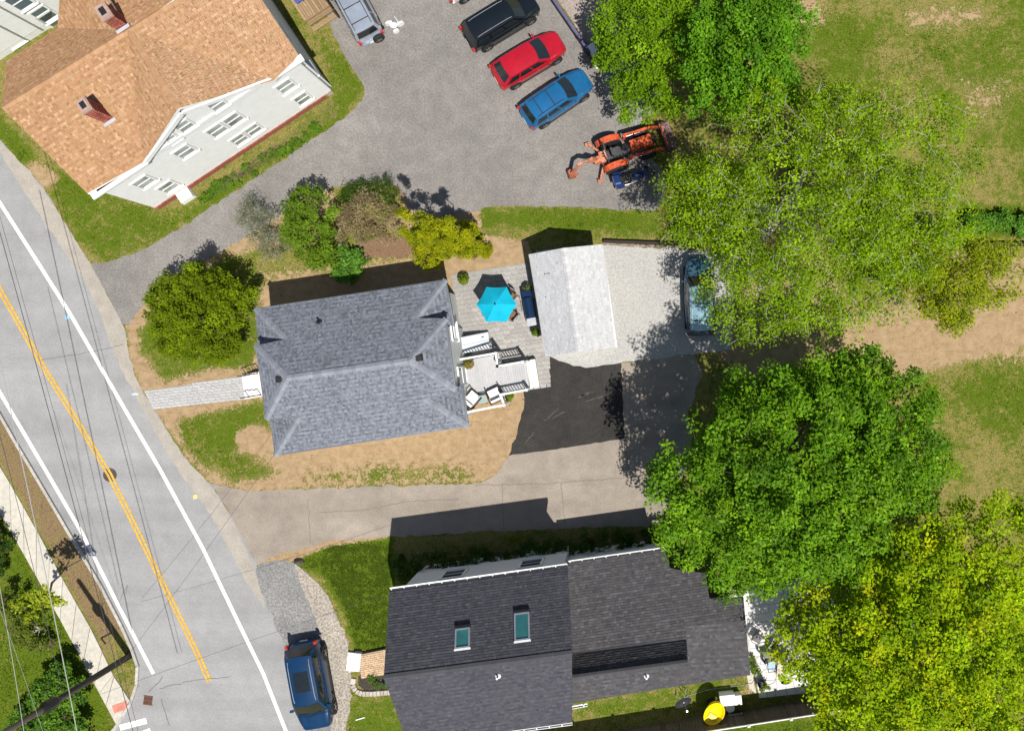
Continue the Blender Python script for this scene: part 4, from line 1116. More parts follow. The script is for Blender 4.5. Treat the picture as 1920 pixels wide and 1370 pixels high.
# deck surface corners (photo pixels at deck height)
q0, q1, q2, q3 = (867, 677), (934, 664), (950, 738), (880, 757)       # main platform
w_, n_ = 0.14, None
A0, A1, B0, B1 = D(*q0), D(*q1), D(*q3), D(*q2)
L1 = (A1-A0).length; k = int(L1/.14)
for i in range(k):
    t0, t1 = (i+.03)/k, (i+.97)/k
    mb = MB(); a, b, c, d_ = A0.lerp(A1, t0), A0.lerp(A1, t1), B0.lerp(B1, t1), B0.lerp(B1, t0)
    mb.prism([a, b, c, d_], DZ-.03, DZ); mb.build('board', M_comp, dkA)
e0, e1, f0, f1 = D(935, 688), D(985, 680), D(944, 737), D(992, 728)     # walkway to the steps
k = 12
for i in range(k):
    t0, t1 = (i+.03)/k, (i+.97)/k
    mb = MB(); mb.prism([e0.lerp(e1, t0), e0.lerp(e1, t1), f0.lerp(f1, t1), f0.lerp(f1, t0)], DZ-.032, DZ-.002); mb.build('board', M_comp, dkA)
mb = MB(); mb.prism([A0, A1, B1, B0], .1, DZ-.05); mb.prism([e0, e1, f1, f0], .08, DZ-.055); mb.build('skirt', M_fasciaw, dkA)
M_cs = mat('cream_step', (0.66, 0.65, 0.60), 0.7, 0.04, 4)
for (x0, x1, z) in ((984.5, 1000, .55),):
    a = [P(985, 676, z), P(1003, 673, z), P(1011, 724, z), P(993, 729, z)]
    MB().prism(a, 0.03, z).build('step', M_cs, dkA)
    a = [P(990, 677, .78), P(993, 676, .78), P(1000, 727, .78), P(994, 729, .78)]
    MB().prism(a, 0.03, .76).build('step', M_cs, dkA)
def rail(pts, label=None, top=.92):
    """white post-and-baluster railing through photo pixels at deck height"""
    r_ = MB(); ps = [D(*p) for p in pts]; Z = Vector((0, 0, 1))
    for a, b in zip(ps, ps[1:]):
        MB().bar(a+Z*top, b+Z*top, .10, .05).build('top_rail', M_white, dkA)
        MB().bar(a+Z*.10, b+Z*.10, .05, .05).build('bottom_rail', M_white, dkA)
        n = max(2, int((b-a).length/.14))
        for i in range(1, n):
            p = a.lerp(b, i/n); MB().bar(p+Z*.12, p+Z*(top-.02), .036, .036).build('baluster', M_white, dkA)
    for p in ps:
        o = MB().bar(p-Z*.6, p+Z*(top+.08), .12, .12).build('post', M_white, dkA)
        MB().box(p+Z*(top+.10), (.16, .16, .05), 0, top=.7).build('post_cap', M_white, o)
rail([(866, 674), (935, 662), (938, 686)]); rail([(938, 686), (984, 678)])
rail([(991, 729), (944, 738), (950, 757), (883, 770)])
# lounge chairs and glass table on the deck
M_cush = mat('white_cushion', (0.74, 0.73, 0.71), 0.9, 0.04, 4, bump=.1); M_wick = mat('dark_wicker', (0.035, 0.028, 0.024), 0.8, 0.2, 30)
def lounge(px, rz, label):
    c = D(*px); t = thing('lounge_chair', label, 'chair', c, rz, 'deck lounge chairs')
    MB().box((0, 0, .34), (.62, .58, .14), top=.94).local('seat_cushion', M_cush, t)
    MB().box((0, .33, .56), (.60, .13, .42), top=.9).local('back_cushion', M_cush, t)
    MB().box((0, 0.02, .22), (.66, .64, .06)).box((0, .43, .44), (.70, .05, .56)).local('frame', M_wick, t)
    for s in (-1, 1):
        MB().box((s*.36, .04, .54), (.06, .72, .04)).local('armrest', M_wick, t)
        for y in (-.28, .40): MB().box((s*.355, y, .26), (.045, .045, .52)).local('leg', M_wick, t)
    return t
lounge((889, 745), R(150-180-10+180), 'white cushioned lounge chair on the deck beside the house wall')
lounge((929, 738), R(205), 'white cushioned lounge chair on the deck beside the steps railing')
gt = thing('glass_table', 'small square glass side table between the two deck lounge chairs', 'table', D(908, 748))
c = D(908, 748)
MB().box(c+Vector((0, 0, .45)), (.46, .46, .015), R(10)).build('glass_top', mat('clear_glass', (0.45, 0.55, 0.52), 0.08, 0.05, 3, spec=.6, alpha=.55), gt)
for sx, sy in ((-1, -1), (1, -1), (1, 1), (-1, 1)):
    MB().bar(c+Vector((sx*.20, sy*.20, 0)), c+Vector((sx*.20, sy*.20, .44)), .03, .03).build('leg', M_wick, gt)
MB().box(c+Vector((0, 0, .2)), (.40, .40, .02), R(0)).build('shelf', M_wick, gt)
# cellar bulkhead with sloping metal doors
bh = thing('cellar_hatch', 'light grey metal cellar hatch against the house below the deck railing', 'hatch', P(885, 645))
a0, a1, b0, b1 = P(862, 634), P(917, 622), P(868, 664), P(920, 652)
M_hatch = mat('grey_steel_door', (0.50, 0.53, 0.58), 0.4, 0.04, 4)
za, zb = .85, .32
mb = MB(); v0 = [Vector((p.x, p.y, 0)) for p in (a0, a1, b1, b0)]
tops = [v0[0]+Vector((0, 0, za)), v0[1]+Vector((0, 0, zb)), v0[2]+Vector((0, 0, zb)), v0[3]+Vector((0, 0, za))]
mb.add(v0+tops, [(0, 1, 5, 4), (1, 2, 6, 5), (2, 3, 7, 6), (3, 0, 4, 7), (7, 6, 5, 4)]); mb.build('frame', M_steel, bh)
for t0, t1 in ((.03, .49), (.51, .97)):
    a, b, c_, d_ = tops[0].lerp(tops[3], t0), tops[1].lerp(tops[2], t0), tops[1].lerp(tops[2], t1), tops[0].lerp(tops[3], t1)
    n = (b-a).cross(d_-a).normalized(); n = n if n.z > 0 else -n
    mb = MB(); lo = [a+n*.003, b+n*.003, c_+n*.003, d_+n*.003]; hi = [x+n*.035 for x in lo]
    mb.add(lo+hi, [(0, 1, 5, 4), (1, 2, 6, 5), (2, 3, 7, 6), (3, 0, 4, 7), (7, 6, 5, 4)]); dr_ = mb.build('door', M_hatch, bh)
    hc = (a+b+c_+d_)/4+n*.05+(b-a)*.3; MB().box(hc, (.14, .04, .03), R(12)).build('handle', M_black, dr_)

# ================================================================ VEHICLES
def paint(name, col, metal=0.25, rough=0.28): return mat(name, col, rough, 0.06, 3, metal=metal, coat=0.6, spec=0.5, big=.10, bigscale=.9)
M_red_l = mat('tail_lamp', (0.45, 0.02, 0.015), 0.2, 0.05, 3, spec=.6); M_clear_l = mat('head_lamp', (0.62, 0.64, 0.66), 0.15, 0.05, 3, spec=.8)
M_amber = mat('amber_lamp', (0.6, 0.2, 0.02), 0.2); M_plate = mat('number_plate', (0.7, 0.7, 0.68), 0.5)
M_hubcap = mat('alloy_rim', (0.5, 0.5, 0.52), 0.3, 0.05, 4, metal=0.8)
def wheel_meshes(r=.34, w=.23):
    Mx = Matrix.Rotation(math.pi/2, 3, 'X')
    ty = MB().lathe((0, 0, 0), [(r*.62, -w/2), (r*.9, -w/2), (r, -w*.32), (r, w*.32), (r*.9, w/2), (r*.62, w/2)], 24, M=Mx).mesh('tyre', M_rubber, smooth=True)
    ri = MB().lathe((0, 0, 0), [(r*.63, -w*.44), (r*.6, -w*.40), (r*.2, -w*.46), (r*.2, w*.46), (r*.6, w*.40), (r*.63, w*.44)], 24, M=Mx)
    for i in range(5):
        a = i*2*math.pi/5
        for s in (-1, 1): ri.bar((0, s*w*.45, 0), (math.cos(a)*r*.58, s*w*.47, math.sin(a)*r*.58), .05, .03)
    return ty, ri.mesh('rim', M_hubcap)
TYRE, RIM = wheel_meshes()

def make_car(name, label, px, heading, pm, L=4.6, W=1.84, Hh=1.68, hood=1.12, belt=1.06, rear_over=.10, roof_w=.74, rails=True, sunroof=False, spare=False, roof_pm=None,
             ws_run=.68, bw_run=.28, rack=False, group=None, zref=.7, glass=None, cross=False, nose=.86, darklow=False, scale=1.0):
    """heading: photo-pixel direction of the car's nose"""
    h = math.atan2(-heading[1], heading[0]); c = P(*px, zref); c.z = 0.012
    t = thing(name, label, 'car', c, h, group); t.scale = (scale,)*3; g = glass or M_glass; rp = roof_pm or pm
    # ---- body shell: cross sections along the length
    def halfw(x):
        s = x/(L/2); e = 3.4 if s > 0 else 5.0
        return W/2*max(0.0, 1-abs(s)**e*.30)**1.0 if abs(s) < .985 else W/2*.62
    def ztop(x):
        s = (x+L/2)/L; xf = L/2-hood
        if x > xf: u = (x-xf)/hood; return belt-.03-(belt-nose)*u**1.6-(.16 if x > L/2-.06 else 0)
        if x < -L/2+rear_over: return belt-.12-(.20 if x < -L/2+.04 else 0)
        return belt
    st = np.concatenate([[-L/2, -L/2+.03, -L/2+.08, -L/2+.16], np.linspace(-L/2+.3, L/2-hood, 12), np.linspace(L/2-hood+.1, L/2-.2, 9), [L/2-.12, L/2-.06, L/2-.025, L/2]])
    rows = []
    for x in st:
        w = halfw(x); z = ztop(x); zb = .24 if abs(x) < L/2-.3 else .32
        pr = [(w*.90, zb), (w*.985, zb+.10), (w, zb+.26), (w*1.0, z-.30), (w*.985, z-.14), (w*.95, z-.045), (w*.88, z-.004), (w*.70, z+.018), (w*.60, z+.010), (w*.35, z+.026), (0, z+.032)]
        rows.append([Vector((x, y, zz)) for y, zz in pr]+[Vector((x, -y, zz)) for y, zz in pr[::-1][1:]])
    b = MB(); n = len(rows[0]); vs = [v for r_ in rows for v in r_]; fs = []
    for i in range(len(rows)-1):
        for k in range(n-1): fs.append((i*n+k, (i+1)*n+k, (i+1)*n+k+1, i*n+k+1))
    fs.append(tuple(range(n))); fs.append(tuple(len(vs)-n+k for k in range(n-1, -1, -1)))
    b.add(vs, fs); body = b.local('body', pm, t, smooth=True)
    # ---- cabin
    xf, xr = L/2-hood-.02, -L/2+rear_over+.06
    rf, rr = xf-ws_run, xr+bw_run; wb, wr = W*.455, W*roof_w/2; z0, z1 = belt-.02, Hh-.06
    def side(s, sg, tt):    # s 0 rear..1 front, tt 0 base..1 roof
        x = (xr+(rr-xr)*tt)*(1-s)+(xf+(rf-xf)*tt)*s
        y = wb+(wr-wb)*tt+.035*math.sin(math.pi*tt)*(1-(2*s-1)**4)
        return Vector((x, sg*y, z0+(z1-z0)*tt))
    def front(s, tt, base, roof, bul):
        y = (2*s-1); x = base+(roof-base)*tt+bul*(1-y*y)*(1 if roof < base else -1)*1
        return Vector((x, y*(wb+(wr-wb)*tt), z0+(z1-z0)*tt+.02*(1-y*y)*tt))
    def roof_(s, v):
        y = 2*v-1; a = front(v, 1, xr, rr, .05); c_ = front(v, 1, xf, rf, .12)
        p = a.lerp(c_, s); p.z = z1+.045*(1-y*y)*(1-(2*s-1)**4*.6)+.02*math.sin(math.pi*s); return p
    cb = MB()
    cb.grid(lambda s, v: side(s, -1, v), 10, 5).grid(lambda s, v: side(s, 1, v), 10, 5, flip=True)
    cb.grid(lambda s, v: front(s, v, xf, rf, .12), 10, 5).grid(lambda s, v: front(s, v, xr, rr, .05), 10, 5, flip=True)
    cb.local('pillars', pm, t, smooth=True)
    rf_ = MB().grid(roof_, 14, 10); ro = rf_.local('roof', rp, t, smooth=True)
    def panel(name_, fn, off, nu=8, nv=4, flip=False, m=None, parent=None):
        def f2(a, b_):
            e = 1e-3; p = fn(a, b_); du = fn(min(a+e, 1), b_)-fn(max(a-e, 0), b_); dv = fn(a, min(b_+e, 1))-fn(a, max(b_-e, 0)); nn = du.cross(dv).normalized()
            return p+nn*(off if not flip else -off)
        return MB().grid(f2, nu, nv, flip=flip).local(name_, m or g, parent or t, smooth=True)
    panel('windshield', lambda a, v: front(.06+a*.88, .05+v*.90, xf, rf, .12), .012)
    panel('rear_window', lambda a, v: front(.10+a*.80, .22+v*.70, xr, rr, .05), .012, flip=True)
    for sg, fl in ((-1, False), (1, True)):
        for s0, s1 in ((.05, .30), (.34, .62), (.66, .93)):
            panel('side_window', lambda a, v, s0=s0, s1=s1, sg=sg: side(s0+a*(s1-s0), sg, .12+v*.76), .010, flip=fl)
    MB().grid(lambda a, v: front(.03+a*.94, -.005+v*.05, xf+.05, xf+.045, .12)+Vector((.02, 0, .045)), 8, 1).local('cowl', M_black, t)
    if sunroof: panel('sunroof', lambda a, v: roof_(.30+a*.42, .22+v*.56), .006)
    if rails:
        for v in (.10, .90):
            rb = MB(); pts = [roof_(.06+.88*i/8, v)+Vector((0, 0, .05 if 0 < i < 8 else .0)) for i in range(9)]
            rb.tube(pts, .018, 6); rb.local('roof_rail', M_steel if not cross else M_black, t)
    if cross or rack:
        for s in (.22, .62):
            MB().bar(roof_(s, .10)+Vector((0, 0, .045)), roof_(s, .90)+Vector((0, 0, .045)), .05, .025).local('cross_bar', M_black, t)
    # ---- bumpers, lamps, mirrors, plate
    bp = MB(); bp.grid(lambda a, v: Vector((L/2+.015-.30*abs(2*a-1)**3.2, (2*a-1)*W*.47, .34+v*.22)), 12, 3); bp.local('bumper', M_black if darklow else pm, t, smooth=True)
    bp = MB(); bp.grid(lambda a, v: Vector((-L/2-.03+.14*abs(2*a-1)**4, (2*a-1)*W*.46, .36+v*.26)), 12, 3, flip=True).grid(lambda a, v: Vector((-L/2-.03+.14*abs(2*a-1)**4+v*.14, (2*a-1)*W*.46, .62)), 12, 1, flip=True); bp.local('bumper', M_black if darklow else pm, t, smooth=True)
    MB().box((L/2-.02, 0, .62), (.06, W*.5, .13)).local('grille', M_black, t)
    for s in (-1, 1):
        hl = MB(); hl.grid(lambda a, v, s=s: Vector((L/2-.10-.30*a, s*(W*.33+.11*a+.0), nose-.14+v*.11+a*.05)), 5, 3, flip=(s < 0)); 
        hl.grid(lambda a, v, s=s: Vector((L/2-.13-.34*a-v*.05, s*(W*.34+.115*a-v*.05), nose-.028+a*.065)), 5, 2, flip=(s > 0)); hl.local('headlight', M_clear_l, t, smooth=True)
        MB().box((-L/2+.06, s*W*.405, belt-.16), (.16, .15, .30), top=.85).local('taillight', M_red_l, t)
        mr = MB().box((xf-.25, s*(W/2+.07), belt+.06), (.12, .20, .14), top=.8).box((xf-.25, s*(W/2-.05), belt+.02), (.05, .14, .04)); mr.local('mirror', pm, t)
        dh = MB()
        for x in (xf-.95, xr+.95): dh.box((x, s*(W/2*.99), belt-.20), (.18, .03, .03))
        dh.local('door_handle', pm, t)
        MB().box((0, s*(W/2-.03), .27), (L*.5, .10, .10)).local('sill', M_black, t)
    MB().box((-L/2-.045, 0, .55), (.015, .42, .14)).local('number_plate', M_plate, t)
    for x in (L/2-.86, -L/2+.84):
        for s in (-1, 1):
            ar = MB().lathe((x, s*(W/2-.05), .36), [(.40, -.062), (.40, .056), (.1, .056)] if s > 0 else [(.1, -.056), (.40, -.056), (.40, .062)], 20, M=Matrix.Rotation(-math.pi/2, 3, 'X')); ar.local('wheel_arch', M_black, t)
            wh = bpy.data.objects.new('wheel', None); COL.objects.link(wh); wh.parent = t; wh.location = (x, s*(W/2-.10), .34)
            link_mesh('tyre', TYRE, wh); link_mesh('rim', RIM, wh)
    if spare:
        sw = bpy.data.objects.new('spare_wheel', None); COL.objects.link(sw); sw.parent = t; sw.location = (-L/2-.16, -.38, .86); sw.rotation_euler = (0, 0, math.pi/2)
        link_mesh('tyre', TYRE, sw); link_mesh('rim', RIM, sw)
    sm = MB()
    for sg in (-1, 1): sm.tube([Vector((x, sg*halfw(x)*.80, ztop(x)+.012)) for x in np.linspace(L/2-hood+.12, L/2-.16, 8)], .010, 4)
    sm.tube([Vector((L/2-.20, y*W*.38, ztop(L/2-.2)+.02)) for y in np.linspace(-1, 1, 5)], .010, 4)
    for sg in (-1, 1):
        for s_ in (.32, .64): sm.tube([side(s_, sg, -.02)+Vector((0, sg*.05, -.02)), side(s_, sg, .0)+Vector((.0, sg*.07, -.5))], .010, 4)
    sm.local('panel_gap', M_black, t)
    for s in (.3, .7):
        MB().tube([front(s-.18, .06, xf, rf, .12)+Vector((.03, 0, .02)), front(s+.12, .20, xf, rf, .12)+Vector((.03, 0, .02))], .010, 5).local('wiper', M_black, t)
    return t

make_car('parked_suv', 'blue estate car with roof rails parked beside the red car', (1043, 184), (118, -80), scale=.88, pm=paint('metallic_blue', (0.012, 0.125, 0.30)), L=4.55, W=1.78, Hh=1.55, hood=1.15, cross=True, bw_run=.42)
make_car('parked_hatchback', 'bright red car parked between the black and the blue car', (991, 111), (116, -70), scale=.88, pm=paint('red_paint', (0.40, 0.006, 0.018), 0.1), L=4.55, W=1.80, Hh=1.58, hood=1.12, rails=False, bw_run=.62, ws_run=.75)
make_car('parked_suv', 'black car with dark glass parked at the top of the lot', (939, 37), (118, -72), scale=.88, pm=paint('black_paint', (0.006, 0.010, 0.014), 0.2), L=4.75, W=1.86, Hh=1.70, hood=1.0, bw_run=.32)
make_car('parked_suv', 'silver off-roader with a spare wheel on its tailgate', (664, 12), (-52, -96), scale=.9, pm=paint('silver_paint', (0.42, 0.47, 0.55), 0.5), L=4.45, W=1.80, Hh=1.80, hood=1.1, spare=True, cross=True, bw_run=.14, darklow=False)
make_car('parked_suv', 'dark blue car with a sunroof parked on the gravel by the road', (582, 1284), (26, 142), paint('deep_blue', (0.003, 0.036, 0.105), 0.3), L=4.6, W=1.88, Hh=1.66, hood=1.0, sunroof=True, bw_run=.35, ws_run=.7)
make_car('parked_wagon', 'blue grey vehicle with a roof rack parked half under the sparse tree', (1312, 556), (-3, -100), scale=.87, pm=paint('blue_grey_paint', (0.05, 0.12, 0.18), 0.3), L=4.75, W=1.84, Hh=1.76, hood=1.2, rack=True, rails=True, bw_run=.16, roof_pm=paint('pale_blue_roof', (0.22, 0.38, 0.46), 0.4))
make_car('parked_car', 'white car whose rear corner shows at the edge of the asphalt lot', (893, -52), (110, -68), scale=.88, pm=paint('white_car_paint', (0.65, 0.63, 0.63), 0.05), L=4.5, W=1.8, Hh=1.5, hood=1.1, rails=False)

# ---------------------------------------------------------------- orange tractor with loader and backhoe
M_or = mat('orange_paint', (0.50, 0.085, 0.03), 0.5, 0.25, 5, big=.2, bigscale=2, speck=.15); M_orf = mat('faded_orange', (0.50, 0.19, 0.11), 0.7, 0.3, 6, big=.2, bigscale=2, speck=.2); M_dark = mat('machine_grey', (0.05, 0.05, 0.055), 0.6, 0.2, 8)
hd = math.atan2(53, 150); c = P(1163, 290); c.z = 0.0
tr = thing('backhoe_tractor', 'orange tractor with front loader bucket and folded backhoe arm on the asphalt', 'tractor', c, hd)
MB().box((1.15, 0, .95), (1.25, .58, .50), top=.9).box((1.15, 0, 1.21), (1.15, .40, .04)).local('hood', M_or, tr)
MB().box((.9, 0, .58), (2.0, .34, .30)).box((-.3, 0, .62), (1.2, .46, .34)).local('chassis', M_dark, tr)
MB().box((1.76, 0, .92), (.05, .44, .44)).local('grille', M_black, tr)
for s in (-1, 1):
    for x, r, w in ((-.45, .62, .38), (1.35, .40, .24)):
        wo = bpy.data.objects.new('wheel', None); COL.objects.link(wo); wo.parent = tr; wo.location = (x, s*(.72 if r > .5 else .62), r)
        Mx = Matrix.Rotation(math.pi/2, 3, 'X'); ty = MB().lathe((0, 0, 0), [(r*.55, -w/2), (r*.9, -w/2), (r, -w*.3), (r, w*.3), (r*.9, w/2), (r*.55, w/2)], 24, M=Mx)
        for i in range(16):
            a = i*2*math.pi/16
            for q in (-1, 1): ty.bar((math.cos(a)*r, q*.01, math.sin(a)*r), (math.cos(a+.16)*r, q*w*.46, math.sin(a+.16)*r), .05, .05)
        ty.local('tyre', M_rubber, wo); MB().lathe((0, 0, 0), [(r*.56, -w*.3), (r*.2, -w*.36), (r*.2, w*.36), (r*.56, w*.3)], 18, M=Mx).local('rim', M_orf, wo)
    fd = MB().grid(lambda a, v, s=s: Vector((-.45+.72*math.cos(math.pi*(.12+.76*a)), s*(.54+.32*v), .62+.72*math.sin(math.pi*(.12+.76*a)))), 10, 2, flip=(s < 0)).local('fender', M_or, tr, smooth=True)
    la = MB(); la.bar((.35, s*.56, .70), (.45, s*.56, 1.25), .12, .16).bar((.42, s*.60, 1.25), (1.85, s*.60, 1.02), .11, .17).bar((1.85, s*.60, 1.02), (2.35, s*.60, .42), .11, .17).local('loader_arm', M_or, tr)
    MB().tube([(.55, s*.60, .95), (1.55, s*.60, .86)], .045, 8).tube([(1.55, s*.60, .86), (1.95, s*.6, .82)], .022, 8).local('hydraulic_ram', M_steel, tr)
    MB().bar((-1.02, s*.35, .62), (-1.42, s*.95, .40), .10, .12).box((-1.48, s*1.02, .26), (.26, .20, .06)).bar((-1.46, s*1.0, .25), (-1.44, s*.97, .46), .06, .06).local('stabiliser', M_orf, tr)
    MB().bar((-.75, s*.46, .8), (-.78, s*.46, 2.05), .06, .06).local('roll_bar_post', M_dark, tr)
MB().bar((-.78, -.49, 2.05), (-.78, .49, 2.05), .07, .07).local('roll_bar', M_dark, tr)
MB().box((2.46, 0, .98), (.07, 1.1, .10)).local('cross_tube', M_or, tr)
bu = MB(); prof = [(2.36, .70), (2.36, .40), (2.42, .18), (2.60, .10), (2.98, .10)]
for (x0, z0), (x1, z1) in zip(prof, prof[1:]): bu.add([(x0, -.78, z0), (x0, .78, z0), (x1, .78, z1), (x1, -.78, z1), (x0+.02, -.78, z0+.02), (x0+.02, .78, z0+.02), (x1+.02, .78, z1+.03), (x1+.02, -.78, z1+.03)], [(0, 1, 2, 3), (7, 6, 5, 4)])
for s in (-.78, .78): bu.add([(2.36, s, .70), (2.36, s, .40), (2.42, s, .18), (2.60, s, .10), (2.98, s, .10), (2.75, s, .50)], [(0, 1, 2, 3, 4, 5), (5, 4, 3, 2, 1, 0)])
bu.local('loader_bucket', mat('worn_bucket', (0.20, 0.13, 0.12), 0.7, 0.4, 5), tr)
MB().box((-.22, 0, 1.02), (.46, .48, .12), top=.9).box((-.45, 0, 1.24), (.10, .46, .40), top=.9).local('seat', M_dark, tr)
MB().lathe((.28, 0, 1.22), [(.19, -.012), (.20, 0), (.19, .012)], 16, M=Matrix.Rotation(R(-30), 3, 'Y')).tube([(.28, 0, 1.2), (.48, 0, .95)], .02, 6).local('steering_wheel', M_black, tr)
MB().box((-.98, 0, .78), (.30, .56, .40)).box((-.82, 0, 1.12), (.12, .50, .10)).local('control_console', M_orf, tr)
for i in range(3): MB().tube([(-.90, -.15+i*.15, 1.1), (-.95, -.15+i*.15, 1.36)], .014, 6).local('lever', M_white, tr)
MB().box((-1.30, -.04, .66), (.34, .32, .52)).bar((-1.35, -.02, .9), (-1.62, -.06, 1.55), .14, .22).local('boom_base', M_orf, tr)
MB().bar((-1.45, -.05, .95), (-1.95, -.10, 1.75), .15, .20).bar((-1.95, -.10, 1.75), (-2.35, -.16, 1.70), .14, .18).local('boom', M_orf, tr)
MB().bar((-2.28, -.15, 1.72), (-2.80, -.22, .55), .12, .16).local('dipper', M_orf, tr)
MB().tube([(-1.50, -.05, 1.25), (-1.98, -.10, 1.95)], .04, 8).tube([(-2.0, -.1, 1.9), (-2.5, -.18, 1.5)], .035, 8).local('hydraulic_ram', M_steel, tr)
bk2 = MB(); pf = [(-2.66, .62), (-2.94, .55), (-3.02, .28), (-2.86, .10), (-2.60, .12)]
for (x0, z0), (x1, z1) in zip(pf, pf[1:]): bk2.add([(x0, -.40, z0), (x0, .02, z0), (x1, .02, z1), (x1, -.40, z1)], [(0, 1, 2, 3), (3, 2, 1, 0)])
for s in (-.40, .02): bk2.add([(x, s, z) for x, z in pf], [(0, 1, 2, 3, 4), (4, 3, 2, 1, 0)])
for i in range(4): bk2.bar((-2.62, -.36+i*.115, .12), (-2.46, -.36+i*.115, .14), .04, .03)
bk2.local('digging_bucket', M_orf, tr)

# ---------------------------------------------------------------- touring motorcycle
hm = math.atan2(20, 80); c = P(1188, 336); c.z = 0
mo = thing('motorcycle', 'dark blue touring motorcycle parked beside the orange tractor', 'motorcycle', c, hm)
M_mb = paint('bike_blue', (0.008, 0.03, 0.14), 0.3)
for x in (-.78, .86):
    w = bpy.data.objects.new('wheel', None); COL.objects.link(w); w.parent = mo; w.location = (x, 0, .33)
    Mx = Matrix.Rotation(math.pi/2, 3, 'X'); MB().lathe((0, 0, 0), [(.20, -.07), (.30, -.07), (.33, 0), (.30, .07), (.20, .07)], 22, M=Mx).local('tyre', M_rubber, w); MB().lathe((0, 0, 0), [(.21, -.04), (.05, -.06), (.05, .06), (.21, .04)], 16, M=Mx).local('rim', M_chrome, w)
MB().lathe((.22, 0, .82), [(.02, -.14), (.17, -.10), (.2, 0), (.15, .12), (.02, .16)], 14, sx=1.6, sy=.95).local('fuel_tank', M_mb, mo, smooth=True)
MB().box((-.20, 0, .78), (.50, .30, .10), top=.85).box((-.58, 0, .88), (.34, .30, .12), top=.85).local('seat', M_rubber, mo)
MB().lathe((.72, 0, .92), [(.02, -.34), (.26, -.22), (.32, 0), (.22, .2), (.04, .28)], 14, sx=.8, sy=1.1).local('fairing', M_mb, mo, smooth=True)
MB().grid(lambda a, v: Vector((.74+.12*(1-(2*a-1)**2)-v*.18, (2*a-1)*.24, 1.12+v*.3)), 6, 3).local('windscreen', M_glass, mo, smooth=True)
hb = MB().tube([(.38, -.42, 1.0), (.52, -.26, 1.06), (.58, 0, 1.02), (.52, .26, 1.06), (.38, .42, 1.0)], .016, 6)
hb.local('handlebar', M_chrome, mo)
for s in (-1, 1):
    MB().box((-.80, s*.32, .62), (.52, .20, .34), top=.85).local('pannier', M_mb, mo)
    MB().tube([(.15, s*.18, .3), (-.3, s*.24, .26), (-1.05, s*.26, .28)], .045, 8).local('exhaust', M_chrome, mo)
    MB().tube([(.86, s*.10, .33), (.62, s*.12, .95)], .03, 8).local('fork', M_chrome, mo)
    MB().box((.46, s*.36, 1.14), (.04, .14, .09)).local('mirror', M_chrome, mo)
MB().box((-.92, 0, .96), (.40, .46, .26), top=.85).local('top_box', M_mb, mo)
MB().box((.12, 0, .46), (.56, .36, .36)).local('engine', M_chrome, mo)
MB().tube([(-.05, .2, .3), (-.12, .42, .0)], .015, 6).local('side_stand', M_darkmetal, mo)

# small ride-on toy behind the silver car
rt = thing('ride_on_trike', 'small white ride-on trike standing on the asphalt behind the silver car', 'trike', P(741, 52))
c = P(741, 52)
MB().lathe((c.x, c.y, .34), [(.04, -.12), (.17, -.06), (.19, .04), (.10, .10)], 12, sx=1.2).build('body', mat('pale_plastic', (0.6, 0.62, 0.68), 0.4), rt, smooth=True)
for dx, dy, r in ((-.32, .16, .17), (.10, -.26, .17), (.34, .12, .20)):
    w = MB().lathe((c.x+dx, c.y+dy, r), [(r*.5, -.05), (r, -.05), (r, .05), (r*.5, .05)], 14, M=Matrix.Rotation(math.pi/2, 3, 'X') @ Matrix.Rotation(.5, 3, 'Y')).build('wheel', M_white, rt)
MB().tube([c+Vector((.22, .05, .4)), c+Vector((.30, .12, .72))], .018, 6).tube([c+Vector((.16, .30, .72)), c+Vector((.42, -.06, .72))], .016, 6).build('handlebar', M_white, rt)
MB().box((c.x-.14, c.y+.08, .46), (.24, .20, .06), .5, top=.8).build('seat', M_white, rt)

# ================================================================ WALLS, FENCES, POSTS
lw = thing('low_wall', 'dark low retaining wall along the edge of the asphalt lot by the red car', 'wall', P(1075, 60))
M_dw = mat('dark_block', (0.055, 0.05, 0.07), 0.85, 0.2, 8, rnd=.2)
pts = [P(1028, -10), P(1106, 104)]; d = (pts[1]-pts[0]); nblk = 12
for i in range(nblk):
    a = pts[0]+d*(i/nblk)+d.normalized()*.006; b = pts[0]+d*((i+1)/nblk)-d.normalized()*.006
    MB().bar(a+Vector((0, 0, .27)), b+Vector((0, 0, .27)), .20, .56).build('block', M_dw, lw)
MB().bar(pts[0]+Vector((0, 0, .57)), pts[1]+Vector((0, 0, .57)), .13, .04).build('coping', mat('violet_grey_cap', (0.10, 0.095, 0.18), 0.7), lw)
wb_ = thing('white_board', 'white board standing at the end of the dark low wall', 'board', P(1112, 100))
MB().box(P(1112, 98)+Vector((0, 0, .32)), (.55, .42, .64), R(-55), top=.85).build('panel', M_white, wb_)
wf = thing('white_edging', 'short white corner edging beside the grey crushed stone', 'edging', P(1125, 122))
MB().bar(P(1114, 119, .06), P(1120, 130, .06), .07, .12).build('board', M_white, wf); MB().bar(P(1120, 130, .06), P(1140, 116, .06), .07, .115).build('board', M_white, wf)
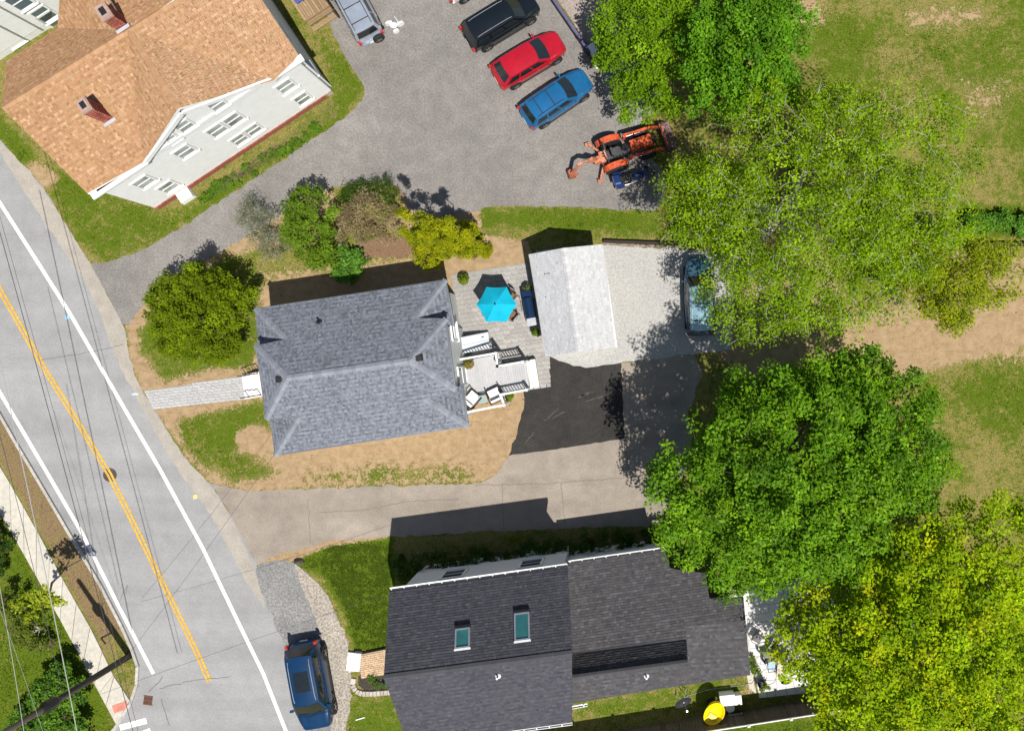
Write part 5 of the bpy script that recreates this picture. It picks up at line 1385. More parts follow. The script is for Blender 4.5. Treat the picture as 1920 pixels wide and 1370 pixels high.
# stones along the back of the gravel yard
sw_ = thing('stone_edging', 'row of rough stones along the back edge of the gravel yard', 'wall', P(1210, 462))
M_st = mat('field_stone', (0.22, 0.18, 0.145), 0.9, 0.3, 7, rnd=.35, bump=.5)
for i in range(36):
    x = 1134+i*4.7; y = 457+.055*(x-1134)-.00018*(x-1134)**2*0+rng.normal()*1.0; c = P(x, y); r = .07+rng.rand()*.05
    MB().lathe((c.x, c.y, 0), [(r*.8, -.02), (r, r*.5), (r*.75, r*1.0), (r*.2, r*1.25)], 7, sx=1.2+rng.rand()*.4, sy=.8+rng.rand()*.3).build('stone', M_st, sw_)
tw = thing('timber_edge', 'dark timber retaining edge behind the row of stones', 'timber', P(1220, 458))
for i in range(4):
    a, b = P(1132+i*42, 453.5+i*1.6), P(1132+(i+1)*42, 453.5+(i+1)*1.6); MB().bar(a+Vector((0, 0, .17)), b+Vector((0, 0, .17)), .14, .36).build('timber', mat('dark_timber', (0.035, 0.028, 0.022), 0.9, 0.2, 6), tw)
rw = thing('timber_edge', 'dark timber retaining edge beside the leafy hedge at the dirt track', 'timber', P(1800, 457))
for i in range(6):
    a, b = P(1690+i*44, 461-i*.2), P(1690+(i+1)*44, 461-(i+1)*.2); MB().bar(a+Vector((0, 0, .25)), b+Vector((0, 0, .25)), .14, .5).build('timber', MATS['dark_timber'], rw)
# white privacy fence at the bottom
pf_ = thing('privacy_fence', 'privacy fence with dark boards, white top rail and white post caps', 'fence', P(1350, 1340))
M_vin = mat('white_vinyl', (0.66, 0.65, 0.62), 0.5, 0.04, 3, rnd=.03)
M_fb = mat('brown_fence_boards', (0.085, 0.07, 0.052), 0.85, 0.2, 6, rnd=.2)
F0, F1 = P(1000, 1393), P(1640, 1292); FL = (F1-F0).length; fd = (F1-F0).normalized()
npn = int(FL/2.2); Zv = Vector((0, 0, 1))
for i in range(npn+1):
    p = F0+fd*(i*2.2+.42)
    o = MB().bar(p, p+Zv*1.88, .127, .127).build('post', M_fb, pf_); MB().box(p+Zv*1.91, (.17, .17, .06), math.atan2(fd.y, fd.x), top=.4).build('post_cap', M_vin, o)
    if i < npn:
        a, b = p+fd*.066, p+fd*(2.2-.066)
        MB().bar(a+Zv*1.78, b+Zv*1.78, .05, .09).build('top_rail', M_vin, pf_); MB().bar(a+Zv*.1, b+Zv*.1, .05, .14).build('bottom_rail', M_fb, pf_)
        for j in range(12):
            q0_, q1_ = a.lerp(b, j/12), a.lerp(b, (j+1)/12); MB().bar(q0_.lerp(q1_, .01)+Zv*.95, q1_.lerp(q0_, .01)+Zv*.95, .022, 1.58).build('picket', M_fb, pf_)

# ================================================================ STREET WIRES AND POLE
pole = thing('utility_pole', 'tall dark wooden utility pole standing at the kerb corner', 'pole', P(243, 1229))
pb = P(243, 1229); M_pole = mat('creosote_pole', (0.075, 0.06, 0.048), 0.9, 0.25, 6, bump=.3, stretch=(6, 6, .6))
MB().tube([pb-Zv*.2, pb+Zv*4, pb+Zv*10.2], [.17, .155, .12], 14).build('shaft', M_pole, pole, smooth=True)
rdir = (P(540, 1370)-P(0, 380)).normalized(); cdir = Vector((-rdir.y, rdir.x, 0))
MB().tube([pb+Zv*.1+cdir*.17, pb+Zv*5.5+cdir*.16], .03, 6).build('conduit', M_darkmetal, pole)
MB().bar(pb+Zv*3.3, pb+Zv*3.3-cdir*.75, .06, .06).bar(pb+Zv*3.32-cdir*.72, pb+Zv*2.5-cdir*.72, .06, .06).build('cable_bracket', M_darkmetal, pole)
MB().lathe(pb+Zv*6.2, [(.13, -.6), (.26, -.3), (.28, .3), (.13, .6)], 12).build('splice_box', M_darkmetal, pole)
M_wire = mat('black_cable', (0.055, 0.055, 0.058), 0.6, 0.1, 5); M_wire2 = mat('aluminium_cable', (0.42, 0.42, 0.42), 0.5, 0.1, 5, metal=.3)
def wire(a, b, r, sag, label, m=None):
    """a, b: (px, py, z)"""
    A, B = P(*a), P(*b); pts = [A.lerp(B, i/16)-Zv*(sag*4*(i/16)*(1-i/16)) for i in range(17)]
    o = MB().tube(pts, r, 6).build('utility_wire', m or M_wire, origin=A); tag(o, label, 'wire', 'overhead street wires'); return o
# wires along the street
wire((-72, 180, 6.6), (262, 1420, 6.4), .016, .15, 'black telephone cable crossing above the yellow centre line toward the kerb corner')
wire((-64, 180, 6.6), (272, 1420, 6.4), .009, .15, 'thin black telephone cable running beside the thicker street cable')
wire((-60, 420, 7.4), (150, 1400, 7.2), .020, .18, 'thick pale street cable above the left sidewalk', M_wire2)
wire((-46, 640, 7.6), (118, 1300, 7.3), .012, .1, 'black cable beside the thick pale cable above the sidewalk')
wire((-40, 900, 9.3), (52, 1420, 9.0), .012, .12, 'pale power line above the lawn behind the sidewalk', M_wire2)
wire((-70, 960, 9.3), (110, 1460, 9.0), .006, .12, 'thin power line above the lawn shrubs', M_wire2)
# service drops across the road to the houses
wire((185, 1300, 6.4), (515, 850, 4.3), .007, .35, 'thin service wire over the road to the grey hip roofed house')
wire((185, 1302, 6.2), (730, 1112, 5.4), .007, .3, 'thin service wire over the road to the charcoal roofed house')

# ================================================================ PATIO AND YARD FURNITURE
um = thing('patio_umbrella', 'bright turquoise six sided patio umbrella over the paver patio', 'umbrella', P(938, 577))
M_teal = mat('turquoise_canvas', (0.0, 0.36, 0.52), 0.8, 0.07, 2.5, bump=.1, big=.08, bigscale=1.2); ucen = P(929, 570, 2.55); ub = Vector((ucen.x, ucen.y, 0)); um.location = ub
ur = 1.03; uh = .50
for k in range(6):
    a0, a1 = k*math.pi/3, (k+1)*math.pi/3
    def pan(s, t, a0=a0, a1=a1):
        p = Vector((math.cos(a0), math.sin(a0), 0)).lerp(Vector((math.cos(a1), math.sin(a1), 0)), s)*ur*t
        dip = -.06*4*s*(1-s)*t*t
        r = 1-.035*(4*s*(1-s))*t
        return ub+Vector((p.x*r, p.y*r, 2.72-uh*t**1.15+dip*.6))
    MB().grid(pan, 8, 8).build('canopy_panel', M_teal, um, smooth=True)
    e = ub+Vector((math.cos(a0)*ur, math.sin(a0)*ur, 2.72-uh-.015)); MB().tube([ub+Vector((0, 0, 2.68)), (ub+Vector((0, 0, 2.68))).lerp(e, .5)+Vector((0, 0, .015)), e], .008, 5).build('rib', M_white, um)
MB().tube([ub+Zv*.05, ub+Zv*2.76], .022, 10).build('pole', M_steel, um)
MB().lathe(ub+Zv*2.72, [(.05, 0), (.045, .04), (.0, .09)], 10).build('finial', M_darkmetal, um)
tb_ = thing('patio_table', 'round dark patio table under the turquoise umbrella', 'table', ub); 
MB().lathe(ub, [(.60, .70), (.62, .715), (.60, .73), (.045, .73), (.045, .70)], 26).build('table_top', M_darkmetal, tb_)
for k in range(4):
    a = k*math.pi/2+.5; MB().tube([ub+Vector((math.cos(a)*.5, math.sin(a)*.5, .03)), ub+Vector((math.cos(a)*.42, math.sin(a)*.42, .70))], .02, 6).build('leg', M_darkmetal, tb_)
MB().lathe(ub, [(.26, .03), (.24, .09), (.05, .12), (.04, .4)], 18).build('umbrella_base', M_darkmetal, tb_)
def pchair(p, face, label, group, m, mf=None, name='patio_chair'):
    t = thing(name, label, 'chair', p, face, group); mf = mf or M_darkmetal
    MB().box((0, 0, .43), (.48, .48, .04), top=.95).local('seat', m, t)
    MB().grid(lambda a, v: Vector(((2*a-1)*.25, .24+.05*v-.06*(1-(2*a-1)**2)*-1, .46+v*.44)), 6, 4).grid(lambda a, v: Vector(((2*a-1)*.25, .25+.05*v-.06*(1-(2*a-1)**2)*-1, .46+v*.44)), 6, 4, flip=True).local('backrest', m, t, smooth=True)
    for s in (-1, 1):
        MB().tube([(s*.27, -.22, .64), (s*.28, .10, .66), (s*.26, .27, .68)], .018, 6).local('armrest', mf, t)
        for y in (-.22, .24): MB().tube([(s*.26, y*1.12, 0.0), (s*.25, y, .44 if y > 0 else .64)], .014, 6).local('leg', mf, t)
    return t
M_brn = mat('brown_sling', (0.16, 0.10, 0.06), 0.8, 0.15, 8)
for k, (a, lb) in enumerate(((48, 'brown sling patio chair showing beside the umbrella toward the grill'), (-40, 'brown sling patio chair under the umbrella edge facing the deck'), (200, 'brown sling patio chair hidden under the umbrella facing the house'), (125, 'brown sling patio chair under the umbrella toward the dirt yard'))):
    aa = R(a); pp = ub+Vector((math.cos(aa)*.70, math.sin(aa)*.70, .03)); pchair(pp, aa-math.pi/2, lb, 'chairs round the umbrella table', M_brn)
# long grill by the garage wall
gr = thing('barbecue_grill', 'long shiny steel and black barbecue grill tinted with reflected sky blue against the garage wall', 'grill', P(997, 580)); ga = math.atan2((P(1001, 608)-P(990, 550)).y, (P(1001, 608)-P(990, 550)).x); gc = P(996, 579)
def G(dx, dy, z, sx, sy, sz, nm, m, top=1.0, parent=None, smooth=False):
    Mr = Matrix.Rotation(ga, 3, 'Z'); o = gc+Mr @ Vector((dx, dy, 0)); return MB().box((o.x, o.y, z), (sx, sy, sz), ga, top=top).build(nm, m, parent or gr)
M_gb = mat('sky_tinted_steel', (0.03, 0.07, 0.16), 0.12, 0.08, 3, metal=.7)  # reflected blue sky is put into the colour of the steel
G(0, 0, .42, 1.05, .54, .78, 'cabinet', M_gb); G(.74, 0, .86, .40, .50, .05, 'side_shelf', M_steel); G(-.74, 0, .86, .40, .50, .05, 'side_shelf', M_gb)
Mr = Matrix.Rotation(ga, 3, 'Z')
MB().grid(lambda a, v: gc+Mr @ Vector(((2*a-1)*.53, -.27*math.cos(math.pi*v), .84+.28*math.sin(math.pi*v))), 6, 8).build('lid', M_gb, gr, smooth=True)
for s in (-.53, .53): MB().add([gc+Mr @ Vector((s, -.27*math.cos(math.pi*v/8), .84+.28*math.sin(math.pi*v/8))) for v in range(9)], [tuple(range(9)), tuple(range(8, -1, -1))]).build('lid_end', M_black, gr)
MB().tube([gc+Mr @ Vector((-.45, -.32, .95)), gc+Mr @ Vector((.45, -.32, .95))], .016, 8).build('lid_handle', M_chrome, gr)
for s in (-.62, -.1, .1, .62): MB().lathe(gc+Mr @ Vector((s*.6, -.28, .72)), [(.025, -.02), (.025, .02)], 8).build('knob', M_chrome, gr)
# satellite dish on a tripod
sd_ = thing('satellite_dish', 'dark satellite dish on a white tripod beside the lower wing', 'dish', P(1279, 1294))
dc = P(1279, 1296); top = dc+Zv*1.15
for (x, y) in ((1266, 1303), (1288, 1306), (1287, 1290)):
    q = P(x, y); MB().tube([q, top], .020, 7).build('leg', M_white, sd_)
MB().tube([top, top+Zv*.25], .03, 8).build('mast', M_white, sd_)
nd = Vector((.30, -.55, .78)).normalized(); qd = nd.to_track_quat('Z', 'Y').to_matrix()
MB().lathe(top+Zv*.32+Vector((-.08, .14, 0)), [(0.01, 0), (.16, .015), (.34, .06), (.46, .12), (.465, .13), (.46, .132), (.32, .075), (.16, .03), (.01, .015)], 26, M=qd, sy=.85).build('reflector', mat('dish_grey', (0.025, 0.026, 0.03), 0.5), sd_, smooth=True)
MB().tube([top+Zv*.2, top+Zv*.25+nd*.45], .014, 6).box(top+Zv*.28+nd*.47, (.08, .08, .10)).build('feed_arm', M_steel, sd_)
# yellow scoop-shaped tub chair
ys = thing('egg_chair', 'bright yellow egg shaped garden seat on the lawn by the fence', 'chair', P(1334, 1320))
yc = P(1339, 1334, 1.05); yg = Vector((yc.x, yc.y, 0)); M_y = mat('yellow_plastic', (0.80, 0.60, 0.0), 0.4, 0.04, 3, spec=.4); ys.location = yg
Mt = Matrix.Rotation(R(-30), 3, 'Z') @ Matrix.Rotation(R(10), 3, 'X')
MB().lathe(yc, [(.02, -.40), (.26, -.38), (.42, -.26), (.51, -.02), (.545, .20), (.56, .215), (.53, .21), (.48, .13), (.38, .07), (.20, .03), (.02, .02)], 32, M=Mt, sx=.90, sy=1.24).build('shell', M_y, ys, smooth=True)
MB().box(yc+Mt @ Vector((.02, -.22, .09)), (.56, .36, .12), R(-30), top=.7).build('cushion', M_y, ys)
MB().tube([yg, yc-Zv*.36], .04, 10).lathe(yg, [(.34, 0), (.32, .03), (.05, .06)], 20).build('pedestal', M_darkmetal, ys)
# white storage boxes and bench beside it
for i, ((x, y), (sx, sy, sz), lb) in enumerate((((1364, 1312), (.78, .52, .62), 'white lidded garden box beside the yellow seat'), ((1384, 1312), (.34, .46, .58), 'narrow white garden bin beside the lidded box'))):
    c = P(x, y, .6); t = thing('garden_box', lb, 'box', Vector((c.x, c.y, 0)), R(6), 'white garden boxes')
    MB().box((0, 0, sz/2-.02), (sx, sy, sz-.04), top=1.0).local('body', M_white, t); MB().box((0, 0, sz), (sx+.05, sy+.05, .06), top=.96).local('lid', M_white, t); MB().box((0, -sy/2-.02, sz-.09), (.12, .03, .03)).local('latch', M_steel, t)
wc = thing('white_stool', 'round white plastic stool behind the yellow seat', 'stool', P(1368, 1325)); c = P(1369, 1326, .4)
MB().lathe((c.x, c.y, .40), [(.24, -.02), (.25, 0), (.24, .03), (.1, .03)], 20).build('seat', M_white, wc)
for k in range(4): a = k*math.pi/2+.4; MB().tube([(c.x+.22*math.cos(a), c.y+.22*math.sin(a), 0), (c.x+.16*math.cos(a), c.y+.16*math.sin(a), .39)], .02, 6).build('leg', M_white, wc)
bn_ = thing('slatted_bench', 'small slatted bench standing in the shade of the white fence', 'bench', P(1376, 1345))
for i in range(4): a, b = P(1366, 1340+i*3.2, .42), P(1393, 1337+i*3.2, .42); MB().bar(a, b, .06, .03).build('slat', mat('grey_slat', (0.38, 0.37, 0.36), 0.7), bn_)
for x, y in ((1368, 1341), (1391, 1338), (1368, 1349), (1391, 1346)): c = P(x, y, .4); MB().bar(Vector((c.x, c.y, 0)), c, .05, .05).build('leg', MATS['grey_slat'], bn_)
# white patio set
pt2 = thing('garden_table', 'beige rectangular garden table on the white flagstone patio', 'table', P(1466, 1238)); c = P(1466, 1238)
MB().box((c.x, c.y, .71), (.72, 1.15, .04), R(-4)).build('table_top', mat('beige_top', (0.50, 0.44, 0.34), 0.6, 0.05, 4), pt2)
for sx, sy in ((-1, -1), (1, -1), (1, 1), (-1, 1)): MB().bar((c.x+sx*.30, c.y+sy*.5, 0.03), (c.x+sx*.30, c.y+sy*.5, .69), .05, .05).build('leg', M_darkmetal, pt2)
for (x, y), f, lb in (((1437, 1222), 110, 'black garden chair beside the beige table toward the house'), ((1467, 1257), 185, 'black garden chair at the fence end of the beige table'), ((1418, 1190), 60, 'black garden chair alone near the wing wall'), ((1446, 1240), 95, 'grey garden chair with pale blue cushion beside the beige table')):
    ch_ = pchair(P(x, y)+Zv*.03, R(f), lb, 'black garden chairs', mat('pale_blue_cushion', (0.35, 0.48, 0.65), 0.9) if 'pale blue' in lb else M_darkmetal, name='garden_chair')
pk = thing('folded_sunshade', 'folded black and dark red cloth sunshade on the white patio', 'sunshade', P(1452, 1212))
MB().tube([P(1443, 1226, .5), P(1450, 1216, .62), P(1458, 1204, .5)], [.10, .20, .05], 10).build('cloth', mat('black_cloth', (0.02, 0.02, 0.022), 0.85), pk); MB().tube([P(1455, 1209, .6), P(1462, 1196, .45)], [.14, .05], 8).build('cover', mat('dark_red_cloth', (0.2, 0.015, 0.03), 0.85), pk)
for q in ((1444, 1225), (1456, 1207)):
    p = P(*q); MB().tube([p+Zv*.03, p+Zv*.5], .03, 6).build('rest', M_darkmetal, pk)
hs = thing('garden_hose', 'thin grey garden hose curling from the lawn onto the white patio', 'hose', P(1440, 1275))
hp = [P(1268, 1318, .03), P(1290, 1303, .03), P(1330, 1292, .03), P(1390, 1284, .03), P(1410, 1280, .03), P(1420, 1268, .05)]+[P(1441+15*math.cos(a), 1268-15*math.sin(a), .05) for a in np.linspace(2.9, -2.6, 18)]
MB().tube(hp, .014, 6).build('hose', mat('grey_hose', (0.3, 0.31, 0.29), 0.6), hs)

# ================================================================ TREES AND PLANTS
def leaf_arrays(pos, nrm, size, cols, fold=.25, asp=.62):
    """one folded leaf (two facets) at each position"""
    n = len(pos); nrm = nrm/np.maximum(np.linalg.norm(nrm, axis=1, keepdims=True), 1e-6)
    r = rng.normal(size=(n, 3)); a = np.cross(nrm, r); a /= np.maximum(np.linalg.norm(a, axis=1, keepdims=True), 1e-6); b = np.cross(nrm, a)
    s = size[:, None]
    V = np.empty((n, 4, 3), np.float32)
    V[:, 0] = pos-a*s*.5; V[:, 1] = pos+b*s*asp*.5-nrm*s*fold*.5; V[:, 2] = pos+a*s*.5; V[:, 3] = pos-b*s*asp*.5-nrm*s*fold*.5
    k = np.arange(n)*4
    Fq = np.concatenate([np.stack([k, k+1, k+2], 1), np.stack([k, k+2, k+3], 1)])
    return V.reshape(-1, 3), Fq[:, ::-1], np.repeat(cols, 4, axis=0)

def lobes_px(lobes):
    out = []
    for x, y, r, zc, rz in lobes:
        c = P(x, y, zc); out.append((np.array(c), r*(H-zc)/F, rz))
    return out

def plant(name, label, cat, lobes, cols, leaf=.18, n=6000, clump=.55, density=1.0, bark=None, trunk_r=.2, trunk=None, group=None, up=.85, shell=.62, branch=True, br=.035, colvar=.16, clumps=None,
          wax=False, flat=.55, low=-.25, twig=0, spread=1.0, minz=.08, asp=.62, limb_bow=.25, keep=1.0):
    """lobes: (px, py, radius in photo pixels, height of centre, vertical radius); a crown of leaf clumps on a branching trunk"""
    L_ = lobes_px(lobes); area = np.array([r*r*1.0 for _, r, _ in L_]); area /= area.sum()
    main = L_[int(np.argmax(area))]
    base = Vector((trunk if trunk is not None else (main[0][0], main[0][1]))[:2]+(0,)) if trunk is None else P(*trunk)
    t = thing(name, label, cat, base, group=group)
    tot = sum(r*r for _, r, _ in L_); nc = clumps or max(8, int(2.6*tot/(clump*clump)))
    cc = []; per = rng.multinomial(nc, area)
    for (c, r, rz), k in zip(L_, per):
        d = rng.normal(size=(k*3+8, 3)); d /= np.linalg.norm(d, axis=1, keepdims=True); d = d[d[:, 2] > low][:k]
        f = shell+(1-shell)*rng.rand(len(d))**.6
        f = np.where(rng.rand(len(d)) < .18, f*1.11, f); d[:, 2] = np.where(rng.rand(len(d)) < .5, np.abs(d[:, 2]), d[:, 2])
        p = c+d*f[:, None]*np.array([r-clump*.45, r-clump*.45, max(rz-clump*.3, .1)])
        cc.append(np.concatenate([p, np.full((len(d), 1), 0)+d[:, 2:3], np.tile(c, (len(d), 1))], 1))
    cc = np.concatenate(cc); cc[:, 2] = np.maximum(cc[:, 2], minz+clump*.2)
    m = len(cc); w = rng.uniform(.5, 1.5, m); idx = rng.choice(m, n, p=w/w.sum())
    ctr = cc[idx, :3]; off = rng.normal(size=(n, 3)); off /= np.linalg.norm(off, axis=1, keepdims=True)
    off *= (rng.rand(n, 1)**.45)*clump*rng.uniform(.75, 1.2, m)[idx][:, None]*spread; off[:, 2] *= flat
    pos = ctr+off; pos[:, 2] = np.maximum(pos[:, 2], minz)
    nrm = np.stack([rng.normal(0, .5, n), rng.normal(0, .5, n), np.full(n, up)], 1)+off/clump*.5
    pal = np.array([c[:3] for c in cols]); pw = np.array([c[3] if len(c) > 3 else 1 for c in cols], float); pw /= pw.sum()
    ccol = pal[rng.choice(len(pal), m, p=pw)]*(1+rng.normal(0, colvar, (m, 1)))
    lcol = np.clip(ccol[idx]*.7+pal[rng.choice(len(pal), n, p=pw)]*.3, .004, 1)*(1+rng.normal(0, .13, (n, 1)))
    V, Fq, C = leaf_arrays(pos, nrm, leaf*rng.uniform(.45, 1.45, n), lcol, asp=asp)
    V = V-np.array(base, np.float32)
    link_mesh('crown', fast_mesh('crown', V, Fq, M_leafwax if wax else M_leaf, C), t)
    if branch:
        bk_ = MB(); zt = main[0][2]; B0 = base
        fork = Vector((base.x*.4+main[0][0]*.6, base.y*.4+main[0][1]*.6, max(.35*zt, .25)))
        bk_.tube([B0-Vector((0, 0, .1)), B0.lerp(fork, .5)+Vector((.03, .02, 0)), fork], [trunk_r*1.25, trunk_r, trunk_r*.85], 10)
        nodes = [np.array(fork)]; rad = [trunk_r*.8]
        for c, r, rz in L_:
            c = Vector(c)-Vector((0, 0, rz*.55)); mid = fork.lerp(c, .5)+Vector((rng.normal()*limb_bow, rng.normal()*limb_bow, limb_bow)); mid2 = mid.lerp(c, .5)+Vector((rng.normal()*limb_bow, rng.normal()*limb_bow, 0))*.5
            bk_.tube([fork, mid, mid2, c], [trunk_r*.6, trunk_r*.45, trunk_r*.34, trunk_r*.26], 7)
            for q, rr_ in ((mid, .42), (mid2, .32), (c, .25)): nodes.append(np.array(q)); rad.append(trunk_r*rr_)
        order = np.argsort(np.linalg.norm(cc[:, :3]-np.array(fork), axis=1)); fk = np.array(fork)
        for k in order:
            if rng.rand() > keep: continue
            e = cc[k, :3]; NN = np.array(nodes); dd = np.linalg.norm(NN-e, axis=1)+.35*np.linalg.norm(NN-fk, axis=1)*.3+np.where(NN[:, 2] > e[2]+.25, 1.5, 0)
            j = int(np.argmin(dd)); s = Vector(nodes[j]); E = Vector(e)-Vector((0, 0, clump*.15)); Lb = (E-s).length
            q = s.lerp(E, .5)+Vector((rng.normal(), rng.normal(), .3))*.10*Lb; r0_ = min(rad[j]*.75, br*(.6+.35*Lb)); r1_ = max(r0_*.5, br*.22)
            bk_.tube([s, q, E], [r0_, (r0_+r1_)/2, r1_], 5, cap=False); nodes.append(np.array(E)); rad.append(r1_)
            for _ in range(twig):
                dv = Vector(rng.normal(size=3)).normalized()*clump*rng.uniform(.6, 1.15); dv.z = abs(dv.z)*.6
                bk_.tube([E, E+dv*.5+Vector((0, 0, .03)), E+dv], [br*.40, br*.28, br*.12], 4, cap=False)
        bk_.build('trunk', bark or M_bark, t)
    return t

G_deep = [(0.088, 0.205, 0.005, 3), (0.125, 0.265, 0.006, 3), (0.185, 0.335, 0.009, 2), (0.050, 0.13, 0.004, 1.4)]
G_yel = [(0.245, 0.365, 0.006, 3), (0.335, 0.45, 0.007, 3), (0.15, 0.26, 0.006, 2), (0.46, 0.48, 0.007, 1.2)]
G_spring = [(0.145, 0.265, 0.007, 3), (0.195, 0.335, 0.009, 3), (0.10, 0.19, 0.006, 2)]
G_olive = [(0.185, 0.305, 0.007, 3), (0.245, 0.375, 0.009, 3), (0.13, 0.22, 0.006, 2)]
G_bright = [(0.095, 0.235, 0.006, 3), (0.130, 0.285, 0.008, 2), (0.065, 0.17, 0.006, 2)]

plant('maple_tree', 'broad dense deep green tree over the driveway end', 'tree', [(1490, 890, 215, 8.2, 3.6), (1320, 910, 118, 6.9, 2.6), (1395, 1015, 112, 6.5, 2.4), (1640, 800, 128, 7.7, 2.8), (1548, 735, 84, 7.3, 2.3), (1690, 880, 92, 6.9, 2.5), (1285, 1005, 60, 5.9, 1.8), (1420, 770, 90, 7.1, 2.4), (1500, 960, 120, 8.3, 2.6), (1600, 890, 110, 8.5, 2.6), (1610, 720, 80, 6.9, 2.0)],
      G_deep, leaf=.155, n=88000, clump=.42, spread=1.3, shell=.5, trunk_r=.34, br=.04, trunk=(1450, 850), wax=True, low=-.1, keep=.6)
plant('maple_tree', 'large yellow green spring tree over the white patio and fence', 'tree', [(1720, 1190, 225, 8.0, 3.6), (1545, 1185, 112, 6.6, 2.4), (1850, 1050, 130, 7.6, 2.8), (1650, 1330, 130, 6.8, 2.5), (1860, 1300, 150, 7.6, 2.8), (1640, 1060, 90, 7.0, 2.3), (1500, 1150, 56, 5.6, 1.6), (1560, 1260, 60, 5.8, 1.7), (1720, 1080, 110, 8.4, 2.4), (1700, 1260, 120, 8.4, 2.6), (1800, 1200, 120, 8.8, 2.6), (1620, 1200, 100, 7.8, 2.4), (1780, 1380, 110, 7.4, 2.4)],
      G_yel, leaf=.16, n=100000, clump=.42, spread=1.3, shell=.5, trunk_r=.32, br=.038, trunk=(1640, 1090), bark=M_barkgrey, low=-.15, twig=1, keep=.6)
plant('birch_tree', 'wide thin leaved tree with pale branches above the parked wagon', 'tree', [(1500, 350, 205, 9.0, 3.0), (1690, 300, 150, 8.4, 2.6), (1350, 395, 112, 7.4, 2.2), (1425, 550, 110, 6.6, 2.0), (1600, 480, 150, 7.8, 2.4), (1720, 420, 110, 7.6, 2.2), (1300, 350, 70, 7.0, 1.6), (1520, 590, 70, 6.2, 1.6), (1560, 240, 90, 8.0, 2.0), (1318, 545, 24, 5.0, .6), (1350, 470, 40, 5.6, 1.0)],
      G_olive, leaf=.11, n=72000, clump=.42, spread=1.35, trunk_r=.30, br=.034, trunk=(1480, 420), bark=M_barkpale, twig=1, shell=.25, clumps=1300, low=-.4, colvar=.2)
plant('thin_tree', 'sparse yellow olive tree with bare grey branches over the dirt track', 'tree', [(1790, 525, 92, 5.2, 1.6), (1860, 510, 66, 5.0, 1.4), (1735, 500, 70, 5.2, 1.4), (1780, 580, 50, 4.4, 1.1)],
      [(0.25, 0.30, 0.010, 3), (0.32, 0.36, 0.012, 2), (0.17, 0.22, 0.008, 2)], leaf=.12, n=19000, spread=1.3, clump=.42, trunk_r=.16, br=.028, trunk=(1755, 480), bark=M_barkgrey, twig=3, shell=.35, low=-.4)
plant('locust_tree', 'yellow green fine leaved tree over the paved terrace beside the car lot', 'tree', [(1215, 70, 108, 4.2, 2.0), (1280, 130, 98, 4.6, 2.2), (1165, 30, 62, 3.4, 1.4), (1200, 178, 60, 3.2, 1.3), (1300, 20, 96, 5.0, 2.2), (1150, 105, 46, 2.8, 1.1)],
      G_spring, leaf=.13, n=30000, clump=.50, trunk_r=.22, br=.034, trunk=(1235, 125), bark=M_barkgrey, twig=1, low=-.2)
plant('linden_tree', 'bright green rounded tree beside the yellow green terrace tree', 'tree', [(1395, 110, 112, 7.4, 2.8), (1440, 60, 90, 7.4, 2.4), (1350, 170, 76, 6.6, 2.2), (1440, 170, 66, 6.8, 2.0), (1330, 60, 60, 7.0, 2.0), (1400, 140, 80, 7.8, 2.2), (1400, 50, 70, 7.8, 2.0)],
      G_bright, leaf=.14, n=30000, clump=.46, shell=.5, trunk_r=.24, br=.034, trunk=(1370, 170), wax=True, low=-.15)
# shrubs
plant('rounded_shrub', 'big rounded olive green shrub on the lawn in front of the grey house', 'shrub', [(375, 595, 92, 2.2, 2.2), (330, 560, 50, 2.0, 1.6), (425, 555, 48, 2.4, 1.9), (340, 640, 46, 1.5, 1.3), (415, 640, 44, 1.6, 1.4), (385, 535, 52, 2.6, 2.0), (375, 610, 60, 2.8, 1.8)],
      [(0.145, 0.205, 0.006, 3), (0.19, 0.26, 0.008, 2), (0.10, 0.15, 0.005, 2)], leaf=.12, n=26000, clump=.36, trunk_r=.12, br=.02, flat=.5, low=-.2, bark=M_bark, trunk=(378, 600))
plant('bare_shrub', 'bare grey twiggy shrub beside the upper driveway', 'shrub', [(490, 425, 48, 1.1, 1.0), (510, 455, 40, .9, .8), (475, 400, 36, 1.2, .9)], [(0.14, 0.17, 0.07, 2), (0.20, 0.20, 0.12, 1)], leaf=.06, n=5200, clump=.36, spread=1.2, trunk_r=.06, br=.02, twig=10, bark=mat('silver_twig', (0.30, 0.28, 0.25), 0.9, 0.2, 9), shell=.4, low=-.1)
plant('leafy_shrub', 'tall fresh green shrub behind the grey house between bare and beige shrubs', 'shrub', [(580, 400, 50, 2.0, 1.7), (590, 450, 48, 1.6, 1.4), (560, 430, 34, 1.7, 1.3), (610, 480, 30, 1.2, 1.0)], [(0.12, 0.205, 0.014, 3), (0.155, 0.25, 0.018, 2), (0.085, 0.15, 0.010, 2)], leaf=.125, n=7500, clump=.34, trunk_r=.08, br=.018, twig=1)
plant('beige_shrub', 'dry beige grassy shrub in the middle of the mulch bed', 'shrub', [(690, 408, 54, .9, .9), (722, 420, 42, .8, .8), (660, 430, 38, .7, .7)], [(0.37, 0.29, 0.16, 3), (0.43, 0.35, 0.21, 2), (0.25, 0.18, 0.10, 2), (0.28, 0.30, 0.07, 1.2)], leaf=.17, n=7000, clump=.34, trunk_r=.06, br=.014, twig=4, bark=mat('straw_twig', (0.30, 0.22, 0.13), 0.9, 0.2, 9), asp=.18, up=.3)
plant('leafy_perennial', 'low bright green leafy plant with white blossoms at the house shadow edge', 'plant', [(652, 497, 34, .6, .55), (635, 480, 24, .6, .5), (672, 488, 20, .55, .45), (640, 505, 22, .5, .4)], [(0.085, 0.21, 0.018, 3), (0.12, 0.26, 0.025, 3), (0.06, 0.15, 0.012, 2), (0.6, 0.6, 0.55, .12)], leaf=.16, n=2600, clump=.28, trunk_r=.04, br=.012, wax=True)
